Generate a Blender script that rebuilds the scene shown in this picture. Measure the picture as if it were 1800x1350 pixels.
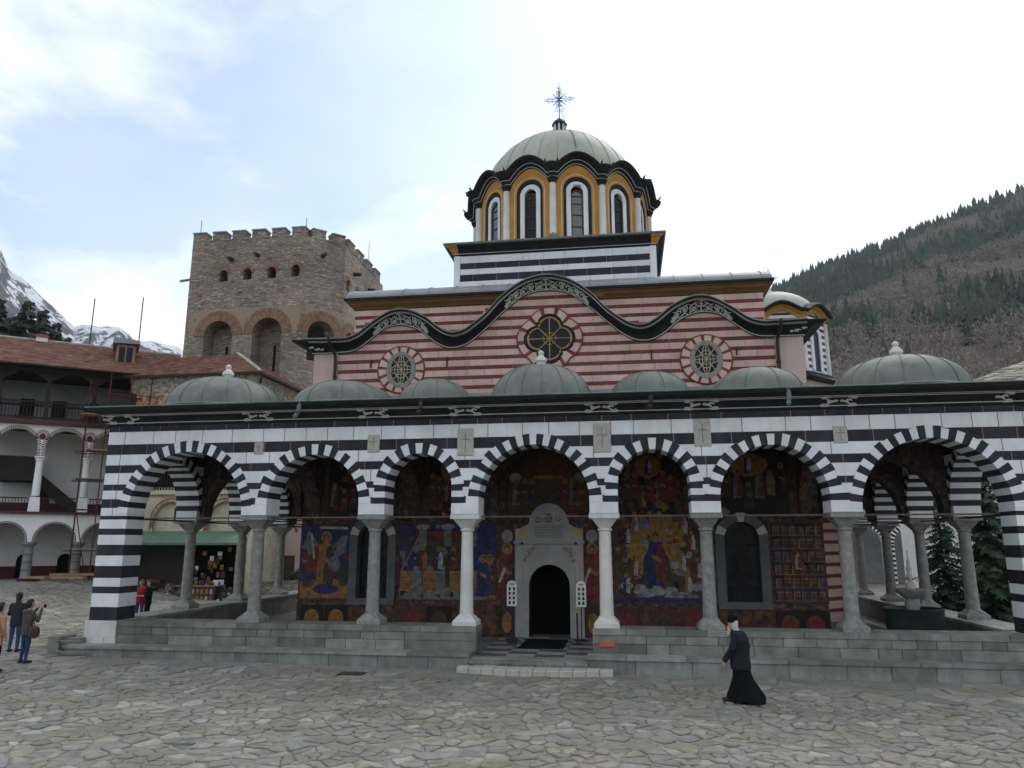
import bpy, bmesh, math, random
import numpy as np
from mathutils import Vector, Matrix
from mathutils.geometry import delaunay_2d_cdt
from math import sin, cos, pi, sqrt, radians
random.seed(7); RNG = np.random.default_rng(7)
for o in list(bpy.data.objects): bpy.data.objects.remove(o)
SC = bpy.context.scene
COL = SC.collection
# ------------------------------------------------------------ camera
CAMX, CAMH = 2.36, 3.0
cd = bpy.data.cameras.new('camera'); cam = bpy.data.objects.new('camera', cd); COL.objects.link(cam)
cd.sensor_width = 36; cd.lens = 1326/1800*36; cd.clip_start = .1; cd.clip_end = 20000
cam.location = (CAMX, 0, CAMH); cam.rotation_euler = (radians(90+11.9), 0, radians(8.5))
SC.camera = cam
# ------------------------------------------------------------ world and sun
SUN_EL, SUN_AZ = 50, 25           # azimuth from +Y towards +X
w = bpy.data.worlds.new('World'); SC.world = w; w.use_nodes = True
nt = w.node_tree; nt.nodes.clear()
def N(t, **k):
    n = nt.nodes.new(t)
    for a, b in k.items(): setattr(n, a, b)
    return n
L = lambda a, b: nt.links.new(a, b)
sky = N('ShaderNodeTexSky', sky_type='NISHITA', sun_disc=False)
sky.sun_elevation = radians(SUN_EL); sky.sun_rotation = radians(SUN_AZ); sky.air_density = 1.0; sky.dust_density = 2.0
tc = N('ShaderNodeTexCoord')
mp = N('ShaderNodeMapping'); mp.inputs['Scale'].default_value = (1.0, 1.0, 2.2); mp.inputs['Location'].default_value = (5.3, 2.2, 1.1)
L(tc.outputs['Generated'], mp.inputs['Vector'])
n1 = N('ShaderNodeTexNoise'); n1.inputs['Scale'].default_value = 1.7; n1.inputs['Detail'].default_value = 9; n1.inputs['Roughness'].default_value = .56; n1.inputs['Distortion'].default_value = .25
L(mp.outputs[0], n1.inputs['Vector'])
r1 = N('ShaderNodeValToRGB'); r1.color_ramp.elements[0].position = .44; r1.color_ramp.elements[1].position = .61
r1.color_ramp.elements[0].color = (.2, .2, .2, 1)
L(n1.outputs['Fac'], r1.inputs[0])
n2 = N('ShaderNodeTexNoise'); n2.inputs['Scale'].default_value = 3.5; n2.inputs['Detail'].default_value = 7
L(mp.outputs[0], n2.inputs['Vector'])
r2 = N('ShaderNodeValToRGB'); r2.color_ramp.elements[0].position = .3; r2.color_ramp.elements[1].position = .62
r2.color_ramp.elements[0].color = (6.6, 7.1, 7.8, 1); r2.color_ramp.elements[1].color = (11.8, 11.8, 11.9, 1)
L(n2.outputs['Fac'], r2.inputs[0])
mx = N('ShaderNodeMix', data_type='RGBA')
hb = N('ShaderNodeMix', data_type='RGBA', blend_type='MULTIPLY'); hb.inputs['Factor'].default_value = 1
L(sky.outputs[0], hb.inputs[6]); hb.inputs[7].default_value = (1.25, 1.4, 1.5, 1)
L(r1.outputs[0], mx.inputs[0]); L(hb.outputs[2], mx.inputs[6]); L(r2.outputs[0], mx.inputs[7])
bg = N('ShaderNodeBackground'); bg.inputs['Strength'].default_value = .1
L(mx.outputs[2], bg.inputs[0]); wo = N('ShaderNodeOutputWorld'); L(bg.outputs[0], wo.inputs[0])
sd = bpy.data.lights.new('sun', 'SUN'); sd.energy = .7; sd.angle = radians(22); sd.color = (1, .96, .9)
sun = bpy.data.objects.new('sun', sd); COL.objects.link(sun)
sun.rotation_euler = Vector((-sin(radians(SUN_AZ))*cos(radians(SUN_EL)), -cos(radians(SUN_AZ))*cos(radians(SUN_EL)), -sin(radians(SUN_EL)))).to_track_quat('-Z', 'Y').to_euler()
SC.view_settings.view_transform = 'Standard'; SC.view_settings.look = 'None'
SC.view_settings.exposure = 0.5; SC.view_settings.gamma = 1; SC.view_settings.use_curve_mapping = False
SC.cycles.max_bounces = 6; SC.cycles.diffuse_bounces = 3; SC.cycles.volume_bounces = 1
# ------------------------------------------------------------ materials
MT = {}
def mk(name, c1, c2=None, scale=4, rough=.8, bump=0., bscale=None, island=0., metal=0., streak=0., streak_col=(.08,.08,.07), spec=.35, lo=.35, hi=.65, hue=0., detail=6, stretch=(1,1,1), alpha=None, trans=0.):
    m = bpy.data.materials.new(name); m.use_nodes = True; t = m.node_tree; b = t.nodes['Principled BSDF']
    g = t.nodes.new('ShaderNodeNewGeometry')
    vec = g.outputs['Position']
    if stretch != (1,1,1):
        mpn = t.nodes.new('ShaderNodeMapping'); mpn.inputs['Scale'].default_value = stretch; t.links.new(vec, mpn.inputs[0]); vec = mpn.outputs[0]
    no = t.nodes.new('ShaderNodeTexNoise'); no.inputs['Scale'].default_value = scale; no.inputs['Detail'].default_value = detail; no.inputs['Roughness'].default_value = .6
    t.links.new(vec, no.inputs['Vector'])
    c2 = c2 or tuple(x*.78 for x in c1)
    mr = t.nodes.new('ShaderNodeMapRange'); mr.inputs[1].default_value = lo; mr.inputs[2].default_value = hi
    t.links.new(no.outputs['Fac'], mr.inputs[0])
    mix = t.nodes.new('ShaderNodeMix'); mix.data_type = 'RGBA'
    mix.inputs[6].default_value = (*c1, 1); mix.inputs[7].default_value = (*c2, 1); t.links.new(mr.outputs[0], mix.inputs[0])
    out = mix.outputs[2]
    if streak:
        ms = t.nodes.new('ShaderNodeMapping'); ms.inputs['Scale'].default_value = (3.5, 3.5, .35); t.links.new(g.outputs['Position'], ms.inputs[0])
        ns = t.nodes.new('ShaderNodeTexNoise'); ns.inputs['Scale'].default_value = 1.6; ns.inputs['Detail'].default_value = 5; t.links.new(ms.outputs[0], ns.inputs['Vector'])
        rs = t.nodes.new('ShaderNodeMapRange'); rs.inputs[1].default_value = .5; rs.inputs[2].default_value = .75; rs.inputs[4].default_value = streak; t.links.new(ns.outputs['Fac'], rs.inputs[0])
        m2 = t.nodes.new('ShaderNodeMix'); m2.data_type = 'RGBA'; t.links.new(rs.outputs[0], m2.inputs[0]); t.links.new(out, m2.inputs[6]); m2.inputs[7].default_value = (*streak_col, 1); out = m2.outputs[2]
    if island or hue:
        hs = t.nodes.new('ShaderNodeHueSaturation'); t.links.new(out, hs.inputs['Color'])
        oi = t.nodes.new('ShaderNodeObjectInfo')
        ad = t.nodes.new('ShaderNodeMath'); ad.operation = 'ADD'; t.links.new(g.outputs['Random Per Island'], ad.inputs[0]); t.links.new(oi.outputs['Random'], ad.inputs[1])
        fr = t.nodes.new('ShaderNodeMath'); fr.operation = 'FRACT'; t.links.new(ad.outputs[0], fr.inputs[0])
        mv = t.nodes.new('ShaderNodeMapRange'); mv.inputs[3].default_value = 1-island; mv.inputs[4].default_value = 1+island; t.links.new(fr.outputs[0], mv.inputs[0]); t.links.new(mv.outputs[0], hs.inputs['Value'])
        if hue:
            m7 = t.nodes.new('ShaderNodeMath'); m7.operation = 'MULTIPLY'; m7.inputs[1].default_value = 7.31; t.links.new(fr.outputs[0], m7.inputs[0])
            f7 = t.nodes.new('ShaderNodeMath'); f7.operation = 'FRACT'; t.links.new(m7.outputs[0], f7.inputs[0])
            mh = t.nodes.new('ShaderNodeMapRange'); mh.inputs[3].default_value = .5-hue; mh.inputs[4].default_value = .5+hue; t.links.new(f7.outputs[0], mh.inputs[0]); t.links.new(mh.outputs[0], hs.inputs['Hue'])
        out = hs.outputs[0]
    t.links.new(out, b.inputs['Base Color'])
    b.inputs['Roughness'].default_value = rough; b.inputs['Metallic'].default_value = metal
    b.inputs['Specular IOR Level'].default_value = spec
    if trans: b.inputs['Transmission Weight'].default_value = trans
    if bump:
        bn = t.nodes.new('ShaderNodeTexNoise'); bn.inputs['Scale'].default_value = bscale or scale*5; bn.inputs['Detail'].default_value = 5; t.links.new(vec, bn.inputs['Vector'])
        bp = t.nodes.new('ShaderNodeBump'); bp.inputs['Strength'].default_value = bump; bp.inputs['Distance'].default_value = .03
        t.links.new(bn.outputs['Fac'], bp.inputs['Height']); t.links.new(bp.outputs[0], b.inputs['Normal'])
    MT[name] = m
    return m
mk('marble_white', (.74,.75,.76), (.62,.63,.64), 1.3, .55, .12, 20, island=.045, streak=.22, streak_col=(.36,.36,.34))
mk('marble_black', (.017,.018,.024), (.032,.033,.040), 2.5, .6, .15, 14, island=.25, streak=.2, streak_col=(.075,.075,.078), spec=.2)
mk('joint_pink', (.40,.22,.18), (.30,.17,.14), 3, .9)
mk('joint_white', (.62,.58,.54), None, 3, .9)
mk('pink_block', (.60,.44,.37), (.50,.355,.295), 1.6, .85, .15, 30, island=.08, streak=.25, streak_col=(.30,.22,.19))
mk('plain_pink', (.54,.41,.36), (.47,.36,.32), 1.2, .9, .1, 20, streak=.3, streak_col=(.33,.26,.22))
mk('red_brick', (.20,.042,.045), (.14,.035,.036), 3, .85, .2, 25, island=.15)
mk('black_paint', (.010,.010,.012), (.02,.02,.022), 2, .6, .1, 10, streak=.25, streak_col=(.045,.045,.042), spec=.2)
mk('white_paint', (.62,.62,.60), (.5,.5,.48), 5, .8)
mk('grey_ornament', (.60,.60,.56), (.5,.5,.46), 6, .8)
mk('ochre', (.50,.26,.045), (.40,.20,.035), 1.5, .8, .1, 15, streak=.25, streak_col=(.24,.13,.04))
mk('dark_ochre', (.16,.08,.025), (.11,.06,.02), 2, .8, .1, 15)
mk('cream_dome', (.37,.385,.31), (.27,.285,.235), 1.1, .55, .1, 8, streak=.55, streak_col=(.27,.24,.17))
mk('copper', (.175,.19,.16), (.115,.125,.11), 1.6, .65, .2, 9, streak=.5, streak_col=(.20,.24,.20), metal=.1)
mk('copper_green', (.17,.235,.20), (.10,.13,.115), 1.3, .6, .1, 9, streak=.5, streak_col=(.06,.07,.06))
mk('lead', (.25,.265,.26), (.19,.2,.2), 1.5, .5, .1, 8, streak=.4, streak_col=(.15,.16,.15), metal=.2)
mk('iron', (.03,.028,.028), (.06,.045,.035), 8, .6, metal=.5)
mk('rust_rod', (.12,.075,.055), (.08,.055,.045), 8, .7)
mk('column_grey', (.27,.265,.245), (.165,.165,.15), 7, .65, .3, 22, island=.06, streak=.35, streak_col=(.2,.2,.19))
mk('column_white', (.62,.61,.57), (.52,.51,.48), 2.5, .55, .1, 18, streak=.3, streak_col=(.4,.38,.33))
mk('podium_stone', (.215,.215,.185), (.115,.118,.098), 2.2, .75, .5, 12, island=.36, hue=.04, streak=.6, streak_col=(.13,.13,.11))
mk('bench_stone', (.27,.275,.25), (.155,.158,.138), 2.0, .7, .4, 12, island=.3, hue=.04, streak=.7, streak_col=(.14,.14,.12))
mk('plaque', (.46,.44,.38), (.36,.34,.29), 9, .8, .3, 20)
mk('portal_stone', (.33,.32,.30), (.25,.24,.225), 1.8, .6, .12, 14, streak=.3, streak_col=(.26,.24,.22))
mk('frame_grey', (.105,.105,.105), (.07,.07,.07), 3, .7, .15, 12)
mk('dark_void', (.006,.006,.006), None, 2, .9, spec=.1)
mk('glass_dark', (.010,.011,.013), (.016,.017,.02), 1, .3, spec=.15)
mk('glass_sky', (.06,.075,.09), (.03,.035,.045), .8, .06, spec=.9)
mk('brass', (.40,.27,.09), (.3,.2,.07), 6, .5, metal=.3)
mk('cream_iron', (.52,.46,.32), None, 5, .6)
mk('brown_wood', (.075,.040,.028), (.05,.028,.02), 6, .7, .15, 20)
mk('dark_wood', (.030,.022,.018), (.018,.014,.012), 5, .75, .2, 20)
mk('plank', (.30,.20,.11), (.22,.14,.08), 5, .8, .2, 25, island=.2)
mk('wall_white', (.80,.79,.76), (.72,.71,.68), .9, .9, .1, 12, streak=.2, streak_col=(.45,.42,.38))
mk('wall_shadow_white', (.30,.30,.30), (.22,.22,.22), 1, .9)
mk('maroon', (.10,.02,.022), (.075,.018,.02), 2, .8)
mk('cream_wall', (.56,.52,.40), (.40,.37,.27), 2.2, .9, .15, 14, streak=.35, streak_col=(.3,.26,.18))
mk('frieze_paint', (.46,.42,.33), (.20,.18,.15), 5, .9, .1, lo=.42, hi=.58)
mk('red_fresco', (.46,.36,.22), (.26,.07,.05), 3.2, .9, lo=.42, hi=.6)
mk('awning_green', (.13,.21,.155), (.10,.165,.12), 2, .7)
mk('roof_tile', (.225,.10,.068), (.135,.07,.052), 3.0, .85, .5, 22, island=.3, hue=.012)
mk('stone_roof', (.36,.33,.27), (.22,.20,.17), 3, .85, .5, 14, island=.3)
mk('cypress', (.05,.09,.048), (.03,.055,.034), 1.2, .7, island=.35)
mk('bark', (.07,.055,.045), (.045,.035,.03), 6, .9, .4)
mk('skin', (.42,.25,.18), (.36,.21,.15), 9, .6)
mk('fabric_black', (.005,.005,.006), (.009,.009,.011), 6, .9, .4, 30, spec=.1)
mk('coat_charcoal', (.012,.013,.017), (.018,.019,.025), 4, .85, .4, 25, spec=.15)
mk('hair_white', (.5,.49,.47), (.4,.39,.37), 20, .7, .4, 60)
mk('hair_dark', (.02,.015,.012), None, 20, .6, .4, 60)
mk('jacket_beige', (.36,.22,.12), (.28,.17,.09), 5, .8, .4, 25)
mk('jacket_grey', (.075,.065,.06), (.05,.045,.043), 6, .8, .4, 25)
mk('jeans', (.03,.055,.15), (.02,.035,.10), 7, .85, .2, 50)
mk('jacket_red', (.33,.015,.03), (.25,.012,.025), 5, .8)
mk('jacket_navy', (.015,.018,.026), None, 5, .8)
mk('paper', (.68,.67,.65), (.6,.59,.57), 3, .8)
mk('plastic_red', (.45,.12,.09), None, 3, .6)
mk('leaf_red', (.2,.02,.02), None, 3, .7, island=.3)
mk('hedge', (.035,.07,.025), (.02,.04,.018), 4, .8, island=.4)
mk('bronze', (.045,.052,.05), (.028,.032,.031), 2, .45, .1, 10, metal=.4)
for n_, c_ in dict(p_blue=(.032,.042,.12), p_dark=(.022,.019,.018), p_ochre=(.30,.155,.05), p_gold=(.36,.21,.06), p_red=(.18,.042,.034), p_skin=(.30,.16,.09), p_white=(.42,.39,.34), p_brown=(.085,.052,.034), p_green=(.05,.056,.034), p_grey=(.17,.172,.175), p_border=(.11,.04,.032), p_cloud=(.30,.29,.28)).items():
    mk(n_, c_, tuple(x*.28 for x in c_), 7, .85, lo=.3, hi=.72, detail=12)
def fresco_mat(name, cols, scale=1.6):
    m = bpy.data.materials.new(name); m.use_nodes = True; t = m.node_tree; b = t.nodes['Principled BSDF']
    g = t.nodes.new('ShaderNodeNewGeometry')
    nz = t.nodes.new('ShaderNodeTexNoise'); nz.inputs['Scale'].default_value = scale*1.5; nz.inputs['Detail'].default_value = 5; nz.inputs['Distortion'].default_value = 1.5
    t.links.new(g.outputs['Position'], nz.inputs['Vector'])
    r = t.nodes.new('ShaderNodeValToRGB'); e = r.color_ramp.elements
    while len(e) < len(cols): e.new(.5)
    for i, c in enumerate(cols): e[i].position = .28+.44*i/(len(cols)-1); e[i].color = (*c, 1)
    t.links.new(nz.outputs['Fac'], r.inputs[0])
    n2 = t.nodes.new('ShaderNodeTexNoise'); n2.inputs['Scale'].default_value = scale*6; n2.inputs['Detail'].default_value = 6; t.links.new(g.outputs['Position'], n2.inputs['Vector'])
    mr = t.nodes.new('ShaderNodeMapRange'); mr.inputs[1].default_value = .3; mr.inputs[2].default_value = .7; mr.inputs[3].default_value = .35; mr.inputs[4].default_value = 1.5; t.links.new(n2.outputs['Fac'], mr.inputs[0])
    mm = t.nodes.new('ShaderNodeMix'); mm.data_type = 'RGBA'; mm.blend_type = 'MULTIPLY'; mm.inputs[0].default_value = 1
    t.links.new(r.outputs[0], mm.inputs[6]); t.links.new(mr.outputs[0], mm.inputs[7]); t.links.new(mm.outputs[2], b.inputs['Base Color'])
    b.inputs['Roughness'].default_value = .85; b.inputs['Specular IOR Level'].default_value = .2
    MT[name] = m
fresco_mat('fresco', [(.03,.03,.05),(.045,.035,.032),(.10,.05,.035),(.035,.03,.03),(.06,.065,.07),(.15,.075,.03),(.03,.035,.07)], 1.1)
fresco_mat('fresco_dado', [(.035,.025,.022),(.06,.04,.03),(.10,.05,.03),(.04,.035,.03)], .9)
def masonry(name, rubble=True):
    m = bpy.data.materials.new(name); m.use_nodes = True; t = m.node_tree; b = t.nodes['Principled BSDF']
    g = t.nodes.new('ShaderNodeNewGeometry')
    mp = t.nodes.new('ShaderNodeMapping'); mp.inputs['Scale'].default_value = (2.7, 2.7, 6.8); t.links.new(g.outputs['Position'], mp.inputs[0])
    dn = t.nodes.new('ShaderNodeTexNoise'); dn.inputs['Scale'].default_value = 1.3; t.links.new(g.outputs['Position'], dn.inputs['Vector'])
    av = t.nodes.new('ShaderNodeVectorMath'); av.operation = 'MULTIPLY_ADD'; av.inputs[1].default_value = (.5,.5,.9); t.links.new(dn.outputs['Color'], av.inputs[0]); t.links.new(mp.outputs[0], av.inputs[2])
    v = t.nodes.new('ShaderNodeTexVoronoi'); v.inputs['Scale'].default_value = 1; t.links.new(av.outputs[0], v.inputs['Vector'])
    ve = t.nodes.new('ShaderNodeTexVoronoi'); ve.feature = 'DISTANCE_TO_EDGE'; ve.inputs['Scale'].default_value = 1; t.links.new(av.outputs[0], ve.inputs['Vector'])
    sp = t.nodes.new('ShaderNodeSeparateColor'); t.links.new(v.outputs['Color'], sp.inputs[0])
    r = t.nodes.new('ShaderNodeValToRGB'); e = r.color_ramp.elements
    cols = [(.19,.165,.13),(.32,.27,.20),(.26,.24,.20),(.40,.34,.25),(.26,.165,.11),(.35,.31,.24),(.14,.135,.125)]
    while len(e) < len(cols): e.new(.5)
    for i, c in enumerate(cols): e[i].position = i/(len(cols)-1); e[i].color = (*c, 1)
    t.links.new(sp.outputs[0], r.inputs[0])
    mr = t.nodes.new('ShaderNodeMapRange'); mr.inputs[1].default_value = .02; mr.inputs[2].default_value = .09; t.links.new(ve.outputs['Distance'], mr.inputs[0])
    mm = t.nodes.new('ShaderNodeMix'); mm.data_type = 'RGBA'; t.links.new(mr.outputs[0], mm.inputs[0]); mm.inputs[6].default_value = (.25,.215,.165,1); t.links.new(r.outputs[0], mm.inputs[7])
    n3 = t.nodes.new('ShaderNodeTexNoise'); n3.inputs['Scale'].default_value = .35; n3.inputs['Detail'].default_value = 6; t.links.new(g.outputs['Position'], n3.inputs['Vector'])
    m3 = t.nodes.new('ShaderNodeMapRange'); m3.inputs[1].default_value = .3; m3.inputs[2].default_value = .7; m3.inputs[3].default_value = .7; m3.inputs[4].default_value = 1.2; t.links.new(n3.outputs['Fac'], m3.inputs[0])
    mu = t.nodes.new('ShaderNodeMix'); mu.data_type = 'RGBA'; mu.blend_type = 'MULTIPLY'; mu.inputs[0].default_value = 1; t.links.new(mm.outputs[2], mu.inputs[6]); t.links.new(m3.outputs[0], mu.inputs[7])
    t.links.new(mu.outputs[2], b.inputs['Base Color']); b.inputs['Roughness'].default_value = .9
    bp = t.nodes.new('ShaderNodeBump'); bp.inputs['Strength'].default_value = .9; bp.inputs['Distance'].default_value = .06; t.links.new(mr.outputs[0], bp.inputs['Height']); t.links.new(bp.outputs[0], b.inputs['Normal'])
    MT[name] = m
masonry('rubble')
mk('arch_brick', (.30,.165,.11), (.22,.13,.09), 3, .9, .4, 20, island=.28)
mk('spandrel_brick', (.27,.165,.115), (.34,.28,.21), 14, .9, .5, 26, stretch=(1,1,3.2), lo=.42, hi=.58)
mk('mortar', (.34,.28,.21), (.27,.22,.17), 3, .9, .2, 20)
# ------------------------------------------------------------ mesh builder
WL = {}
class MB:
    def __init__(s): s.v = []; s.f = []; s.m = []
    def add(s, vs, fs, mi=0):
        o = len(s.v); s.v += [tuple(p) for p in vs]
        for f in fs: s.f.append([i+o for i in f]); s.m.append(mi)
        return s
    def box(s, x0, x1, y0, y1, z0, z1, mi=0):
        return s.add([(x,y,z) for z in (z0,z1) for y in (y0,y1) for x in (x0,x1)], [(0,2,3,1),(4,5,7,6),(0,1,5,4),(2,6,7,3),(0,4,6,2),(1,3,7,5)], mi)
    def prism(s, poly, M, d0, d1, mi=0, bev=0., cap_back=True):
        """poly: list of (s,z); M maps (s,d,z) to world; extruded from d0 to d1, front edge chamfered by bev."""
        n = len(poly)
        if bev:
            cx = sum(p[0] for p in poly)/n; cz = sum(p[1] for p in poly)/n
            ins = []
            for p in poly:
                l = math.hypot(p[0]-cx, p[1]-cz) or 1; k = max(0, 1-bev*1.4/l); ins.append((cx+(p[0]-cx)*k, cz+(p[1]-cz)*k))
            vs = [M(a, d0, b) for a, b in ins]+[M(a, d0+bev, b) for a, b in poly]+[M(a, d1, b) for a, b in poly]
            fs = [list(range(n))]
            for r in (0, n): fs += [(r+i, r+n+i, r+n+(i+1) % n, r+(i+1) % n) for i in range(n)]
            if cap_back: fs.append([2*n+i for i in reversed(range(n))])
        else:
            vs = [M(a, d0, b) for a, b in poly]+[M(a, d1, b) for a, b in poly]
            fs = [list(range(n))]+[(i, n+i, n+(i+1) % n, (i+1) % n) for i in range(n)]
            if cap_back: fs.append([n+i for i in reversed(range(n))])
        return s.add(vs, fs, mi)
    def lathe(s, prof, c=(0,0,0), n=16, mi=0, a0=0., cap=True):
        k = len(prof)
        vs = [(c[0]+r*cos(a0+2*pi*i/n), c[1]+r*sin(a0+2*pi*i/n), c[2]+z) for r, z in prof for i in range(n)]
        fs = [(j*n+i, j*n+(i+1) % n, (j+1)*n+(i+1) % n, (j+1)*n+i) for j in range(k-1) for i in range(n)]
        if cap: fs += [list(reversed(range(n))), [(k-1)*n+i for i in range(n)]]
        return s.add(vs, fs, mi)
    def tube(s, pts, r, n=6, mi=0):
        pts = [Vector(p) for p in pts]; vs = []; k = len(pts)
        rs = r if isinstance(r, (list, tuple)) else [r]*k
        for i, p in enumerate(pts):
            d = (pts[min(i+1, k-1)]-pts[max(i-1, 0)]).normalized()
            a = d.cross(Vector((0,0,1)) if abs(d.z) < .9 else Vector((1,0,0))).normalized(); b = d.cross(a)
            vs += [p+(a*cos(2*pi*j/n)+b*sin(2*pi*j/n))*rs[i] for j in range(n)]
        fs = [(i*n+j, i*n+(j+1) % n, (i+1)*n+(j+1) % n, (i+1)*n+j) for i in range(k-1) for j in range(n)]
        fs += [list(range(n)), [(k-1)*n+j for j in reversed(range(n))]]
        return s.add(vs, fs, mi)
    def sweep(s, rows, mi=0, closed=False, caps=True):
        """rows: list of stations, each a list of points (the profile)."""
        k = len(rows); m = len(rows[0]); vs = [p for r in rows for p in r]
        fs = []
        for i in range(k if closed else k-1):
            j = (i+1) % k
            for q in range(m-1): fs.append((i*m+q, j*m+q, j*m+q+1, i*m+q+1))
        if caps and not closed: fs += [list(reversed(range(m))), [(k-1)*m+q for q in range(m)]]
        return s.add(vs, fs, mi)
    def build(s, name, mats, parent=None, smooth=False, base=None, fixn=True):
        if isinstance(mats, str): mats = [mats]
        V = np.array([tuple(p) for p in s.v], float)
        c = np.array(base, float) if base is not None else (V.min(0)+V.max(0))/2
        me = bpy.data.meshes.new(name); me.from_pydata((V-c).tolist(), [], s.f)
        for m in mats: me.materials.append(MT[m])
        if len(mats) > 1: me.polygons.foreach_set('material_index', s.m)
        if smooth: me.polygons.foreach_set('use_smooth', [True]*len(me.polygons))
        if fixn:
            bm = bmesh.new(); bm.from_mesh(me); bmesh.ops.recalc_face_normals(bm, faces=bm.faces); bm.to_mesh(me); bm.free()
        if smooth and hasattr(me, 'set_sharp_from_angle'): me.set_sharp_from_angle(angle=radians(40))
        o = bpy.data.objects.new(name, me); COL.objects.link(o)
        WL[o.name] = c
        if parent is not None: o.parent = parent; o.location = c-WL[parent.name]
        else: o.location = c
        return o
def empty(name, loc, label, cat, group=None):
    o = bpy.data.objects.new(name, None); o.empty_display_size = .3; COL.objects.link(o); o.location = loc; WL[o.name] = np.array(loc, float)
    return tag(o, label, cat, group)
def tag(o, label=None, cat=None, group=None, kind=None):
    if label: o['label'] = label
    if cat: o['category'] = cat
    if group: o['group'] = group
    if kind: o['kind'] = kind
    return o
def frame(O, U, D):
    O, U, D = (np.array(q, float) for q in (O, U, D))
    return lambda a, d, z: tuple(O+U*a+D*d+np.array((0,0,z)))
def arch_poly(c, h, z0, zs, n=14, rise=None):
    rise = rise or h
    return [(c-h, z0)]+[(c-h*cos(pi*i/n), zs+rise*sin(pi*i/n)) for i in range(n+1)]+[(c+h, z0)]
def arch_ring(mb, M, c, ho, hi, z0, zs, d0, d1, n=14, mi=0, zo=None, flat_bottom=True):
    o = arch_poly(c, ho, z0, zs, n); i = arch_poly(c, hi, z0, zs, n); k = len(o)
    vs = [M(a, d0, b) for a, b in o]+[M(a, d0, b) for a, b in i]+[M(a, d1, b) for a, b in o]+[M(a, d1, b) for a, b in i]
    fs = []
    for j in range(k-1):
        fs += [(j, j+1, k+j+1, k+j), (2*k+j, 3*k+j, 3*k+j+1, 2*k+j+1), (j, 2*k+j, 2*k+j+1, j+1), (k+j, k+j+1, 3*k+j+1, 3*k+j)]
    fs += [(0, k, 3*k, 2*k), (k-1, 3*k-1, 4*k-1, 2*k-1)]
    mb.add(vs, fs, mi)
def arch_wall(mb, M, s0, s1, z0, z1, ops, d0, d1, mi=0, n=12):
    """wall between s0,s1 with arched openings (c, half, sill, spring); reveals included."""
    x = s0
    def rect(a, b, c, d):
        if b-a > 1e-4 and d-c > 1e-4: mb.prism([(a,c),(b,c),(b,d),(a,d)], M, d0, d1, mi)
    for c, h, sl, zs in sorted(ops):
        rect(x, c-h, z0, z1); rect(c-h, c+h, z0, sl)
        for i in range(n):
            a, b = c-h*cos(pi*i/n), c-h*cos(pi*(i+1)/n); za, zb = zs+h*sin(pi*i/n), zs+h*sin(pi*(i+1)/n)
            mb.prism([(a,za),(b,zb),(b,z1),(a,z1)], M, d0, d1, mi)
        x = c+h
    rect(x, s1, z0, z1)
def smooth01(t): t = min(1, max(0, t)); return t*t*(3-2*t)
def gz(x, y):
    return .011*max(0, min(-x-1, 16))+.95*smooth01((-x-18)/8)*smooth01((y-20)/15)
def interp(pts, x):
    for (x0, y0), (x1, y1) in zip(pts, pts[1:]):
        if x <= x1:
            return y0+(y1-y0)*(x-x0)/(x1-x0)
    return pts[-1][1]
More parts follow.
